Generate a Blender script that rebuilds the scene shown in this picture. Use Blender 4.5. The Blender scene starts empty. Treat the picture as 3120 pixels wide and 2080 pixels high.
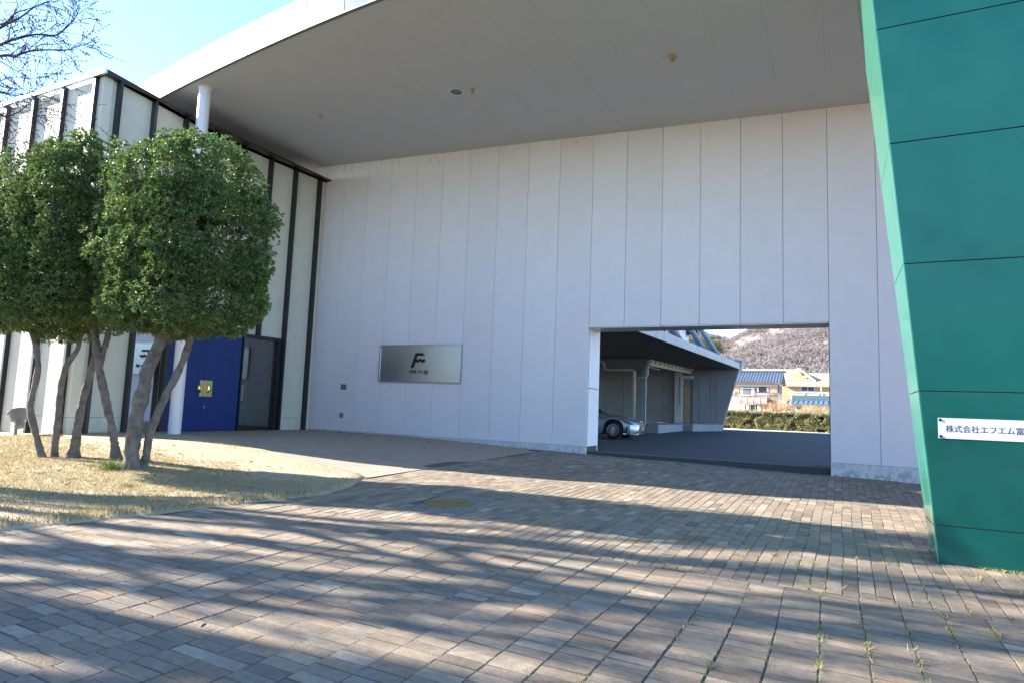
import bpy, bmesh, math, random
import numpy as np
from mathutils import Vector, Matrix, noise

R = math.radians
scene = bpy.context.scene
col = scene.collection
rng = np.random.default_rng(7)
random.seed(7)

# ------------------------------------------------------------------ camera
FPX = 1961.0                       # focal length in pixels of the 3120 px wide photograph
YAW, PIT, ROL = R(27.05), R(5.835), R(2.187)
EYE = np.array([0.0, 0.0, 1.6])
fwd = np.array([-math.sin(YAW) * math.cos(PIT), math.cos(YAW) * math.cos(PIT), math.sin(PIT)])
_rt = np.array([math.cos(YAW), math.sin(YAW), 0.0])
_up = np.cross(_rt, fwd)
rt = math.cos(ROL) * _rt + math.sin(ROL) * _up
up = -math.sin(ROL) * _rt + math.cos(ROL) * _up
cam = bpy.data.cameras.new('camera')
cam.sensor_width = 36.0
cam.lens = FPX / 3120 * 36
cam.clip_start = 0.05
cam.clip_end = 4000
camo = bpy.data.objects.new('camera', cam)
col.objects.link(camo)
camo.matrix_world = Matrix(((rt[0], up[0], -fwd[0], EYE[0]), (rt[1], up[1], -fwd[1], EYE[1]),
                            (rt[2], up[2], -fwd[2], EYE[2]), (0, 0, 0, 1)))
scene.camera = camo

# ------------------------------------------------------------------ sky and sun
SUN_AZ, SUN_EL = R(13.0), R(27.0)          # the light travels towards +X and a little +Y
SUN_STRENGTH, SKY_STRENGTH, EXPOSURE = 5.0, 0.13, 2.2
w = bpy.data.worlds.new('World')
scene.world = w
w.use_nodes = True
nt = w.node_tree
sky = nt.nodes.new('ShaderNodeTexSky')
sky.sky_type = 'NISHITA'
sky.sun_disc = False
sky.sun_elevation = SUN_EL
sky.sun_rotation = math.atan2(-math.cos(SUN_AZ), -math.sin(SUN_AZ)) % (2 * math.pi)
sky.altitude = 300
sky.air_density = .85
sky.dust_density = .05
sky.ozone_density = 3.5
bg = nt.nodes['Background']
bg.inputs['Strength'].default_value = SKY_STRENGTH
nt.links.new(sky.outputs[0], bg.inputs['Color'])
sun = bpy.data.lights.new('sun', 'SUN')
sun.energy = SUN_STRENGTH
sun.angle = R(0.53)
sun.color = (1.0, 0.91, 0.78)
suno = bpy.data.objects.new('sun', sun)
col.objects.link(suno)
travel = Vector((math.cos(SUN_EL) * math.cos(SUN_AZ), math.cos(SUN_EL) * math.sin(SUN_AZ), -math.sin(SUN_EL)))
suno.rotation_euler = travel.to_track_quat('-Z', 'Y').to_euler()
vs = scene.view_settings
vs.view_transform = 'Standard'
vs.look = 'None'
vs.gamma = 1.0
vs.exposure = EXPOSURE
vs.use_curve_mapping = False
scene.cycles.max_bounces = 8
scene.cycles.diffuse_bounces = 5
scene.cycles.transparent_max_bounces = 12
scene.cycles.caustics_reflective = False

# ------------------------------------------------------------------ surveying: image rays to points in the place
def ray(px, py):
    return rt * ((px - 1560) / FPX) - up * ((py - 1040) / FPX) + fwd

def on_y(px, py, y):
    d = ray(px, py)
    return EYE + d * (y / d[1])

def on_x(px, py, x):
    d = ray(px, py)
    return EYE + d * (x / d[0])

def at_depth(px, py, z):
    return EYE + ray(px, py) * z

def sstep(a, b, x):
    t = np.clip((x - a) / (b - a), 0, 1)
    return t * t * (3 - 2 * t)

def ground_z(x, y):
    x = np.asarray(x, float); y = np.asarray(y, float)
    p = 0.0207 * np.clip(y, -30, 16.45) - 0.0167 * np.clip(x, -20, 20)
    s = sstep(-7.6, -13.0, x) * sstep(6.6, 9.4, y)
    t = 0.6 - 0.04 * np.clip(-x - 15.9, 0, 4)
    p = p + s * (t - p)
    h = 0.04 * np.exp(-((x + 10.6) ** 2 + (y - 7.2) ** 2) / 1.2) + 0.03 * np.exp(-((x + 12.4) ** 2 + (y - 7.3) ** 2) / 1.2)
    return p + h

def sag_z(x, y):
    return .012 * np.sin(x * 1.7 + 1) * np.sin(y * 1.2) + .003 * np.sin(x * 3.1) * np.sin(y * 2.7 + 2)

def on_ground(px, py):
    d = ray(px, py)
    z = 0.3
    for _ in range(30):
        q = EYE + d * ((z - EYE[2]) / d[2])
        z = float(ground_z(q[0], q[1]))
    return q

def yard_z(y):
    return 0.50 + 0.0062 * (y - 16.45)

def soffit_z(x):
    return 9.005 - 0.0475 * (x + 0.19)

# ------------------------------------------------------------------ materials
MATS = {}
def mat(name, rgb=(.5, .5, .5), rough=.6, metal=0.0, noise_amt=0.0, noise_scale=8.0, bump=0.0, bump_scale=40.0,
        attr=None, coat=0.0, spec=0.5, stretch=None, two=None, coords='Object', transl=0.0, rough_var=0.0):
    m = bpy.data.materials.new(name)
    m.use_nodes = True
    t = m.node_tree; N = t.nodes; L = t.links
    b = N['Principled BSDF']
    b.inputs['Base Color'].default_value = (*rgb, 1)
    b.inputs['Roughness'].default_value = rough
    b.inputs['Metallic'].default_value = metal
    b.inputs['Specular IOR Level'].default_value = spec
    b.inputs['Coat Weight'].default_value = coat
    b.inputs['Coat Roughness'].default_value = 0.08
    tc = N.new('ShaderNodeTexCoord')
    mp = N.new('ShaderNodeMapping')
    if stretch: mp.inputs['Scale'].default_value = stretch
    L.new(tc.outputs[coords], mp.inputs[0])
    src = None
    if attr:
        a = N.new('ShaderNodeAttribute'); a.attribute_name = attr
        src = a.outputs['Color']
    if noise_amt > 0:
        n = N.new('ShaderNodeTexNoise'); n.inputs['Scale'].default_value = noise_scale
        n.inputs['Detail'].default_value = 6; n.inputs['Roughness'].default_value = .65
        L.new(mp.outputs[0], n.inputs[0])
        r = N.new('ShaderNodeMapRange')
        r.inputs['From Min'].default_value = .3; r.inputs['From Max'].default_value = .7
        if two:
            mx = N.new('ShaderNodeMix'); mx.data_type = 'RGBA'
            r.inputs['To Min'].default_value = 0; r.inputs['To Max'].default_value = noise_amt
            L.new(n.outputs[0], r.inputs[0]); L.new(r.outputs[0], mx.inputs['Factor'])
            if src: L.new(src, mx.inputs[6])
            else: mx.inputs[6].default_value = (*rgb, 1)
            mx.inputs[7].default_value = (*two, 1)
            src = mx.outputs[2]
        else:
            mx = N.new('ShaderNodeMix'); mx.data_type = 'RGBA'; mx.blend_type = 'MULTIPLY'
            mx.inputs['Factor'].default_value = 1
            r.inputs['To Min'].default_value = 1 - noise_amt; r.inputs['To Max'].default_value = 1 + noise_amt
            L.new(n.outputs[0], r.inputs[0])
            if src: L.new(src, mx.inputs[6])
            else: mx.inputs[6].default_value = (*rgb, 1)
            L.new(r.outputs[0], mx.inputs[7])
            src = mx.outputs[2]
        if rough_var:
            rv = N.new('ShaderNodeMapRange')
            rv.inputs['From Min'].default_value = .3; rv.inputs['From Max'].default_value = .7
            rv.inputs['To Min'].default_value = rough - rough_var; rv.inputs['To Max'].default_value = rough + rough_var
            L.new(n.outputs[0], rv.inputs[0]); L.new(rv.outputs[0], b.inputs['Roughness'])
    if src: L.new(src, b.inputs['Base Color'])
    if bump > 0:
        n2 = N.new('ShaderNodeTexNoise'); n2.inputs['Scale'].default_value = bump_scale; n2.inputs['Detail'].default_value = 5
        L.new(mp.outputs[0], n2.inputs[0])
        bp = N.new('ShaderNodeBump'); bp.inputs['Strength'].default_value = bump; bp.inputs['Distance'].default_value = .02
        L.new(n2.outputs[0], bp.inputs['Height']); L.new(bp.outputs[0], b.inputs['Normal'])
    if transl:
        tr = N.new('ShaderNodeBsdfTranslucent'); ms = N.new('ShaderNodeMixShader')
        ms.inputs[0].default_value = transl
        if src: L.new(src, tr.inputs[0])
        else: tr.inputs[0].default_value = (*rgb, 1)
        out = N['Material Output']
        L.new(b.outputs[0], ms.inputs[1]); L.new(tr.outputs[0], ms.inputs[2]); L.new(ms.outputs[0], out.inputs[0])
    MATS[name] = m
    return m

def stain_mat(name, rgb, dirt, z0, z1, amt, rough=.6, bump=.05, attr=None, scale=(1.2, 1.2, .25), nscale=3.0, lo=.5, hi=.62, micro=.04):
    """painted wall with weathering: blotches and runs that have a shape of their own, strongest near z0"""
    m = mat(name, rgb, rough, noise_amt=micro, noise_scale=2.2, bump=bump, bump_scale=60, attr=attr)
    t = m.node_tree; N = t.nodes; L = t.links
    b = N['Principled BSDF']
    old = b.inputs['Base Color'].links[0].from_socket
    g = N.new('ShaderNodeNewGeometry'); sx = N.new('ShaderNodeSeparateXYZ'); L.new(g.outputs['Position'], sx.inputs[0])
    mr = N.new('ShaderNodeMapRange'); mr.inputs['From Min'].default_value = z1; mr.inputs['From Max'].default_value = z0
    L.new(sx.outputs['Z'], mr.inputs[0])
    mp = N.new('ShaderNodeMapping'); mp.inputs['Scale'].default_value = scale; L.new(g.outputs['Position'], mp.inputs[0])
    n = N.new('ShaderNodeTexNoise'); n.inputs['Scale'].default_value = nscale; n.inputs['Detail'].default_value = 7
    n.inputs['Roughness'].default_value = .7
    L.new(mp.outputs[0], n.inputs[0])
    r = N.new('ShaderNodeMapRange'); r.inputs['From Min'].default_value = lo; r.inputs['From Max'].default_value = hi
    L.new(n.outputs[0], r.inputs[0])
    mu = N.new('ShaderNodeMath'); mu.operation = 'MULTIPLY'; L.new(r.outputs[0], mu.inputs[0]); L.new(mr.outputs[0], mu.inputs[1])
    m2 = N.new('ShaderNodeMath'); m2.operation = 'MULTIPLY'; L.new(mu.outputs[0], m2.inputs[0]); m2.inputs[1].default_value = amt
    mx = N.new('ShaderNodeMix'); mx.data_type = 'RGBA'; L.new(m2.outputs[0], mx.inputs['Factor'])
    L.new(old, mx.inputs[6]); mx.inputs[7].default_value = (*dirt, 1)
    L.new(mx.outputs[2], b.inputs['Base Color'])
    return m

def glass_mat(name, tint, rough=0.0, ior=1.55):
    m = bpy.data.materials.new(name); m.use_nodes = True
    t = m.node_tree; N = t.nodes; L = t.links
    N.remove(N['Principled BSDF'])
    fr = N.new('ShaderNodeFresnel'); fr.inputs[0].default_value = ior
    tr = N.new('ShaderNodeBsdfTransparent'); tr.inputs[0].default_value = (*tint, 1)
    gl = N.new('ShaderNodeBsdfGlossy'); gl.inputs['Roughness'].default_value = rough
    ms = N.new('ShaderNodeMixShader')
    mr = N.new('ShaderNodeMath'); mr.operation = 'MULTIPLY_ADD'; mr.inputs[1].default_value = 1.3; mr.inputs[2].default_value = .13
    L.new(fr.outputs[0], mr.inputs[0]); L.new(mr.outputs[0], ms.inputs[0]); L.new(tr.outputs[0], ms.inputs[1]); L.new(gl.outputs[0], ms.inputs[2])
    L.new(ms.outputs[0], N['Material Output'].inputs[0])
    MATS[name] = m
    return m

M_wall = stain_mat('white wall panel', (.885, .835, .87), (.45, .36, .30), 9.6, 8.9, .5, rough=.55, bump=.03, scale=(2.5, 2.5, 1.2), lo=.56, hi=.7)
M_wallp = stain_mat('white wall panel face', (.885, .835, .87), (.45, .36, .30), 9.7, 8.8, .6, rough=.5, bump=.03, scale=(2.5, 2.5, 1.2), lo=.54, hi=.68, attr='tint', micro=.025)
M_plinth = stain_mat('painted plinth', (.74, .73, .73), (.16, .18, .22), .05, .80, .95, rough=.7, bump=.2, scale=(1.6, 1.6, 1.3), nscale=5.5, lo=.47, hi=.56)
M_joint = mat('dark joint', (.09, .075, .065), .9)
M_soffit = mat('soffit board', (.52, .53, .54), .85, noise_amt=.025, noise_scale=1.2)
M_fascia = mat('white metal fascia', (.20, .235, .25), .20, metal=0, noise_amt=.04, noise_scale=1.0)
M_dark = mat('dark bronze metal', (.016, .017, .022), .38, noise_amt=.2, noise_scale=5)
M_stucco = stain_mat('cream stucco', (.62, .62, .545), (.30, .30, .20), .5, 1.5, .7, rough=.85, bump=.35, nscale=2.2, lo=.45, hi=.75, micro=.05)
M_alu = mat('pale aluminium', (.72, .71, .69), .3, metal=.6)
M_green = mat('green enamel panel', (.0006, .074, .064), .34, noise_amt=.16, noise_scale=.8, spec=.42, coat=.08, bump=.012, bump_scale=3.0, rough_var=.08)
M_greenside = mat('green enamel return', (.07, .34, .24), .22, metal=.45, noise_amt=.15, noise_scale=2.5, stretch=(3, 3, .4), coat=.3)  # reflections on the side face are put into this lighter base colour
M_blue = mat('blue door paint', (.0015, .025, .165), .42, noise_amt=.06, noise_scale=6)
M_gold = mat('polished brass', (.80, .60, .28), .10, metal=1.0)
M_goldplate = mat('satin brass', (.62, .48, .22), .42, metal=.85)
M_steel = mat('steel sign face', (.60, .59, .57), .30, metal=1.0, bump=.3, bump_scale=.8, stretch=(2.2, 1, .5))
M_steelframe = mat('steel sign frame', (.55, .60, .62), .3, metal=.9)
M_black = mat('black letter', (.010, .011, .014), .35)
M_navy = mat('navy letter', (.012, .016, .055), .6)
M_plate = mat('brushed name plate', (.72, .72, .74), .42, metal=.35, noise_amt=.05, noise_scale=30, stretch=(.1, 1, 6))
M_column = mat('white column paint', (.74, .75, .80), .38, noise_amt=.04, noise_scale=4)
M_glass = glass_mat('tinted glass', (.55, .68, .70))
M_lobby = mat('lobby wall', (.55, .55, .54), .8, noise_amt=.1)
M_lobbyfloor = mat('lobby floor', (.13, .13, .13), .35)
M_terrace = mat('terrace paving', (.325, .262, .215), .75, noise_amt=.22, noise_scale=5.0, bump=.15, bump_scale=120)
M_mortar = mat('sand joint', (.095, .085, .066), .95, noise_amt=.5, noise_scale=9, two=(.085, .10, .04), bump=.4, bump_scale=90)
M_brick = mat('clay paver', attr='tint', rough=.78, noise_amt=.22, noise_scale=16, bump=.35, bump_scale=75)
M_soil = mat('dry soil', (.38, .31, .225), .95, noise_amt=.75, noise_scale=2.4, two=(.40, .33, .20), bump=.6, bump_scale=55)
M_straw = mat('dry grass', attr='tint', rough=.8, transl=.25)
M_greengrass = mat('fresh grass', attr='tint', rough=.6, transl=.3)
M_leaf = mat('evergreen leaf', attr='tint', rough=.36, spec=.5, transl=.34)
M_bark = mat('grey bark', (.075, .062, .052), .9, noise_amt=.9, noise_scale=7, two=(.235, .215, .195), bump=1.0, bump_scale=24)
M_twig = mat('bare twig', (.040, .033, .045), .8)
M_bud = mat('reddish bud', (.17, .075, .045), .7)
M_asphalt = mat('asphalt', (.036, .037, .040), .88, noise_amt=.25, noise_scale=60, bump=.4, bump_scale=160)
M_kerb = mat('pale concrete kerb', (.52, .50, .46), .85, noise_amt=.12, noise_scale=6)
M_conc = mat('grey concrete', (.235, .25, .265), .8, noise_amt=.12, noise_scale=1.8, bump=.05)
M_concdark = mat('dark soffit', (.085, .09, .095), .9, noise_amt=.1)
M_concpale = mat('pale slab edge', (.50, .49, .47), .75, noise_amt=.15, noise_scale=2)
M_pipe = mat('cream pipe', (.46, .45, .40), .5)
M_brace = mat('blue grey steel', (.22, .30, .37), .4, noise_amt=.05)
M_white = mat('white paint', (.74, .74, .72), .5)
M_iron = mat('cast iron', (.19, .115, .045), .6, metal=.15, noise_amt=.8, noise_scale=7, two=(.36, .235, .085))
M_slab = mat('concrete slab', (.175, .17, .16), .9, noise_amt=.3, noise_scale=6, bump=.4)
M_lampgrey = mat('grey enamel', (.17, .175, .165), .45, noise_amt=.12)

# ------------------------------------------------------------------ mesh helpers
class MB:
    def __init__(s): s.v = []; s.f = []; s.c = []
    def add(s, vs, fs, tint=None):
        o = len(s.v); s.v += [tuple(map(float, p)) for p in vs]; s.f += [tuple(i + o for i in f) for f in fs]
        s.c += [tint or (1, 1, 1)] * len(vs); return s
    def box(s, x0, x1, y0, y1, z0, z1, tint=None):
        return s.add([(x0, y0, z0), (x1, y0, z0), (x1, y1, z0), (x0, y1, z0), (x0, y0, z1), (x1, y0, z1), (x1, y1, z1), (x0, y1, z1)],
                     [(0, 3, 2, 1), (4, 5, 6, 7), (0, 1, 5, 4), (1, 2, 6, 5), (2, 3, 7, 6), (3, 0, 4, 7)], tint)
    def hexa(s, p, tint=None):       # 8 points: bottom four, top four
        return s.add(p, [(0, 3, 2, 1), (4, 5, 6, 7), (0, 1, 5, 4), (1, 2, 6, 5), (2, 3, 7, 6), (3, 0, 4, 7)], tint)
    def bar(s, a, b, wx, wy, upv=(0, 0, 1)):
        a = Vector(a); b = Vector(b); d = (b - a).normalized(); u = Vector(upv)
        if abs(d.dot(u)) > .99: u = Vector((0, 1, 0))
        x = d.cross(u).normalized() * wx / 2; y = x.cross(d).normalized() * wy / 2
        return s.hexa([a - x - y, a + x - y, a + x + y, a - x + y, b - x - y, b + x - y, b + x + y, b - x + y])
    def tube(s, path, rad, n=8, cap=True):
        path = [Vector(p) for p in path]
        if not hasattr(rad, '__len__'): rad = [rad] * len(path)
        ring0 = len(s.v); ref = None
        for i, p in enumerate(path):
            d = (path[min(i + 1, len(path) - 1)] - path[max(i - 1, 0)])
            d = d.normalized() if d.length > 1e-9 else Vector((0, 0, 1))
            if ref is None:
                ref = d.orthogonal().normalized()
            ref = (ref - d * ref.dot(d))
            ref = ref.normalized() if ref.length > 1e-6 else d.orthogonal().normalized()
            b = d.cross(ref)
            for k in range(n):
                a = 2 * math.pi * k / n
                s.v.append(tuple(p + (ref * math.cos(a) + b * math.sin(a)) * rad[i])); s.c.append((1, 1, 1))
        for i in range(len(path) - 1):
            for k in range(n):
                k2 = (k + 1) % n; a = ring0 + i * n
                s.f.append((a + k, a + k2, a + n + k2, a + n + k))
        if cap:
            s.f.append(tuple(ring0 + k for k in reversed(range(n))))
            s.f.append(tuple(ring0 + (len(path) - 1) * n + k for k in range(n)))
        return s
    def prism(s, pts, off):          # planar polygon (3d points, any order) extruded by a vector
        n = len(pts); off = Vector(off); pts = [Vector(p) for p in pts]
        return s.add(pts + [p + off for p in pts], [tuple(range(n)), tuple(reversed(range(n, 2 * n)))] +
                     [(i, i + n, (i + 1) % n + n, (i + 1) % n) for i in range(n)])
    def lathe(s, prof, M=Matrix(), n=24):   # (r, z) profile about local Z
        o = len(s.v)
        for r, z in prof:
            for k in range(n):
                a = 2 * math.pi * k / n
                s.v.append(tuple(M @ Vector((r * math.cos(a), r * math.sin(a), z)))); s.c.append((1, 1, 1))
        for i in range(len(prof) - 1):
            for k in range(n):
                k2 = (k + 1) % n
                s.f.append((o + i * n + k, o + i * n + k2, o + (i + 1) * n + k2, o + (i + 1) * n + k))
        return s
    def build(s, name, m, parent=None, smooth=False, bevel=0, tint=False):
        me = bpy.data.meshes.new(name)
        v = np.array(s.v)
        if parent is None:
            base = np.array([(v[:, 0].min() + v[:, 0].max()) / 2, (v[:, 1].min() + v[:, 1].max()) / 2, v[:, 2].min()])
        else:
            base = np.zeros(3)
        me.from_pydata([tuple(p) for p in v - base], [], s.f)
        if tint:
            a = me.color_attributes.new('tint', 'FLOAT_COLOR', 'POINT')
            a.data.foreach_set('color', np.array([(*c, 1) for c in s.c], np.float32).ravel())
        bm = bmesh.new(); bm.from_mesh(me)
        bmesh.ops.recalc_face_normals(bm, faces=bm.faces)
        bm.to_mesh(me); bm.free()
        return finish(name, me, m, parent, base, smooth, bevel)

def finish(name, me, m, parent, base, smooth=False, bevel=0):
    o = bpy.data.objects.new(name, me); col.objects.link(o)
    me.materials.append(m)
    me.polygons.foreach_set('use_smooth', np.full(len(me.polygons), bool(smooth)))
    if parent is not None:
        o.parent = parent
        o.matrix_parent_inverse = root_inv(parent)
    else:
        o.location = base
    if bevel:
        b = o.modifiers.new('bevel', 'BEVEL'); b.width = bevel; b.segments = 2; b.limit_method = 'ANGLE'; b.angle_limit = R(40)
    return o

def root_inv(p):
    return Matrix.Translation(-Vector(p.location)) if p.parent is None else Matrix.Identity(4)

def np_mesh(name, v, faces, m, parent=None, tint=None, smooth=False):
    """fast mesh from arrays; faces (n,k) with one k"""
    v = np.asarray(v, np.float32); faces = np.asarray(faces, np.int32); k = faces.shape[1]
    base = np.zeros(3) if parent is not None else np.array([v[:, 0].mean(), v[:, 1].mean(), v[:, 2].min()], np.float32)
    me = bpy.data.meshes.new(name)
    me.vertices.add(len(v)); me.vertices.foreach_set('co', (v - base).astype(np.float32).ravel())
    me.loops.add(faces.size); me.loops.foreach_set('vertex_index', faces.ravel())
    me.polygons.add(len(faces)); me.polygons.foreach_set('loop_start', np.arange(0, faces.size, k, dtype=np.int32))
    me.update(calc_edges=True)
    if tint is not None:
        a = me.color_attributes.new('tint', 'FLOAT_COLOR', 'POINT')
        c = np.ones((len(v), 4), np.float32); c[:, :3] = tint
        a.data.foreach_set('color', c.ravel())
    me.validate()
    return finish(name, me, m, parent, base, smooth)

def tag(o, label=None, cat=None, group=None, kind=None):
    if label: o['label'] = label
    if cat: o['category'] = cat
    if group: o['group'] = group
    if kind: o['kind'] = kind
    return o

def thing(name, loc, label, cat, group=None):
    o = bpy.data.objects.new(name, None); col.objects.link(o)
    o.location = tuple(float(c) for c in loc); o.empty_display_size = .2
    return tag(o, label, cat, group)

def copy_tree(o, parent=None):
    c = o.copy(); col.objects.link(c)
    if parent is not None: c.parent = parent
    for ch in list(o.children): copy_tree(ch, c)
    return c

def text_mesh(s, size, extrude=.0, bold=.0):
    cu = bpy.data.curves.new('lettering', 'FONT'); cu.body = s; cu.size = size; cu.extrude = extrude; cu.offset = bold
    o = bpy.data.objects.new('lettering', cu); col.objects.link(o)
    dg = bpy.context.evaluated_depsgraph_get(); dg.update()
    me = bpy.data.meshes.new_from_object(o.evaluated_get(dg))
    bpy.data.objects.remove(o)
    return me

# ------------------------------------------------------------------ ground
FAC_X = -15.95
def lawn_edge_x(y):
    return np.interp(y, [-12, 3.61, 4.59, 6.23, 7.3, 8.0, 9.0, 9.1], [-9.6, -7.53, -7.26, -6.8, -6.63, -6.87, -7.44, -7.5])
def terrace_edge_y(x):      # lawn lies nearer than this, the terrace beyond it
    return np.interp(x, [-16.5, -15.5, -14.5, -13.3, -12, -10.4, -8.9, -7.5], [11.5, 11.1, 10.7, 10.35, 10.05, 9.72, 9.42, 9.08])

def sheet(name, xs, ys, keep, zoff, m, smooth=True):
    X, Y = np.meshgrid(xs, ys); Z = ground_z(X, Y) + zoff + sag_z(X, Y)
    v = np.stack([X, Y, Z], -1).reshape(-1, 3); nx = len(xs)
    i, j = np.meshgrid(np.arange(len(xs) - 1), np.arange(len(ys) - 1))
    a = (j * nx + i).ravel()
    f = np.stack([a, a + 1, a + nx + 1, a + nx], -1)
    c = v[f].mean(1)
    f = f[keep(c[:, 0], c[:, 1])]
    return tag(np_mesh(name, v, f, m, smooth=smooth), kind='structure')

YARD_Y0 = 17.36
g = MB(); zf = -1.4
g.add([(-2500, -600, zf), (2500, -600, zf), (2500, 3500, zf), (-2500, 3500, zf)], [(0, 1, 2, 3)])
tag(g.build('ground', M_soil), kind='structure')
sheet('paving_bed', np.arange(-9.8, 12.1, .12), np.arange(-12, 16.61, .12), lambda x, y: x > -9.8, -.0048, M_mortar)
# lawn and terrace as fitted strips
def strip(name, ys, x0, x1f, n, zoff, m):
    v = []; f = []
    for y in ys:
        x1 = float(x1f(y))
        for k in range(n + 1):
            x = x0 + (x1 - x0) * k / (n - 1) if k < n else x1 + .10
            v.append((x, y, float(ground_z(x, y)) + (zoff if k < n else -.03)))
    for j in range(len(ys) - 1):
        for k in range(n):
            a = j * (n + 1) + k; f.append((a, a + 1, a + n + 2, a + n + 1))
    return np_mesh(name, v, f, m, smooth=True)
def lawn_right(y):
    if y <= 9.08: return lawn_edge_x(y)
    return np.interp(y, [9.08, 9.42, 9.72, 10.05, 10.35, 10.7, 11.1, 11.5], [-7.5, -8.9, -10.4, -12, -13.3, -14.5, -15.5, -16.5])
tag(strip('lawn_soil', np.concatenate([np.arange(-12, 8, .4), np.arange(8, 11.6, .1)]), -26, lawn_right, 70, .03, M_soil), kind='structure')
tv = []; tf = []
xs = np.linspace(-16.4, -7.262, 60)
for i, x in enumerate(xs):
    y0 = float(terrace_edge_y(x)) - .12
    for k in range(13):
        y = y0 + (16.5 - y0) * k / 12
        tv.append((x, y, float(ground_z(x, y)) + (.012 if x < -7.6 else .001)))
for i in range(len(xs) - 1):
    for k in range(12):
        a = i * 13 + k; tf.append((a, a + 13, a + 14, a + 1))
tag(np_mesh('terrace', tv, tf, M_terrace, smooth=True), kind='structure')

# clay pavers, each one a real brick
_m = on_ground(1369.5, 1532.6); MAN = (float(_m[0]), float(_m[1]))
PAL = np.array([(.285, .245, .195), (.255, .222, .185), (.31, .27, .215), (.215, .195, .17), (.295, .232, .18), (.262, .205, .158),
                (.385, .355, .31), (.24, .215, .19), (.185, .168, .15), (.32, .265, .22), (.29, .262, .225), (.26, .232, .20)])
def pavers(name, x0, x1, y0, y1, lx, ly, keep):
    cols = int((x1 - x0) / lx); P = []
    for c in range(cols):
        off = rng.uniform(0, ly)
        n = int((y1 - y0) / ly)
        yy = y0 + off + np.arange(-1, n + 1) * ly
        xx = np.full(len(yy), x0 + (c + .5) * lx)
        P.append(np.stack([xx, yy + ly / 2], -1))
    P = np.concatenate(P)
    lo = np.maximum(P[:, 1] - ly / 2, y0); hi = np.minimum(P[:, 1] + ly / 2, y1)
    P = np.stack([P[:, 0], (lo + hi) / 2, hi - lo], -1)
    P = P[P[:, 2] > .035]
    wob = .010 * np.sin(P[:, 1] * 1.7 + P[:, 0] * .8) + .009 * np.sin(P[:, 1] * .6 - P[:, 0] * 1.1)
    P[:, 0] += wob
    P = P[keep(P[:, 0], P[:, 1])]
    n = len(P)
    hx = lx / 2 - .0025 - rng.uniform(0, .0022, n); hy = P[:, 2] / 2 - .0042 - rng.uniform(0, .0035, n)
    ang = rng.normal(0, .012, n)
    tilt = rng.normal(0, .0035, (n, 2)); dz = rng.normal(0, .0008, n)
    sag = sag_z(P[:, 0], P[:, 1])
    gz = ground_z(P[:, 0], P[:, 1]) + sag + dz
    loc = []
    bev = .0035
    for ins, z in ((0, -.045), (0, -bev), (bev, 0)):
        for sx, sy in ((-1, -1), (1, -1), (1, 1), (-1, 1)):
            loc.append((sx, sy, ins, z))
    V = np.zeros((n, 12, 3))
    for k, (sx, sy, ins, z) in enumerate(loc):
        jx = rng.normal(0, .002, n); jy = rng.normal(0, .002, n)
        lxp = sx * (hx - ins) + jx; lyp = sy * (hy - ins) + jy
        V[:, k, 0] = P[:, 0] + lxp * np.cos(ang) - lyp * np.sin(ang)
        V[:, k, 1] = P[:, 1] + lxp * np.sin(ang) + lyp * np.cos(ang)
        V[:, k, 2] = gz + z + lxp * (tilt[:, 0] - .0167) + lyp * (tilt[:, 1] + .0207)
    q = [(8, 9, 10, 11)]
    for k in range(4):
        k2 = (k + 1) % 4
        q += [(k, k2, k2 + 4, k + 4), (k + 4, k2 + 4, k2 + 8, k + 8)]
    q = np.array(q)
    F = (q[None] + (np.arange(n) * 12)[:, None, None]).reshape(-1, 4)
    ci = rng.choice(len(PAL), n, p=np.array([3, 3, 2, 3, 1.6, 1.3, .7, 3, 2, 1.2, 2, 3]) / 25.8)
    C = PAL[ci] * np.array([.83, .76, .68]) * rng.normal(1, .10, (n, 1)).clip(.7, 1.3)
    C = np.repeat(C[:, None], 12, 1).reshape(-1, 3)
    return tag(np_mesh(name, V.reshape(-1, 3), F, M_brick, tint=C), kind='structure')
def pk(x, y):
    return (x > lawn_edge_x(y) + .05) & ~((np.abs(x - MAN[0]) < .42) & (np.abs(y - MAN[1]) < .40)) & ((y < 9.05) | (x > -7.265))
pavers('brick_paving', -9.2, 8, -4, 6.28, .283, .114, pk)
pavers('brick_paving', -7.6, 8, 6.285, 16.55, .127, .275, pk)

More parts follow.
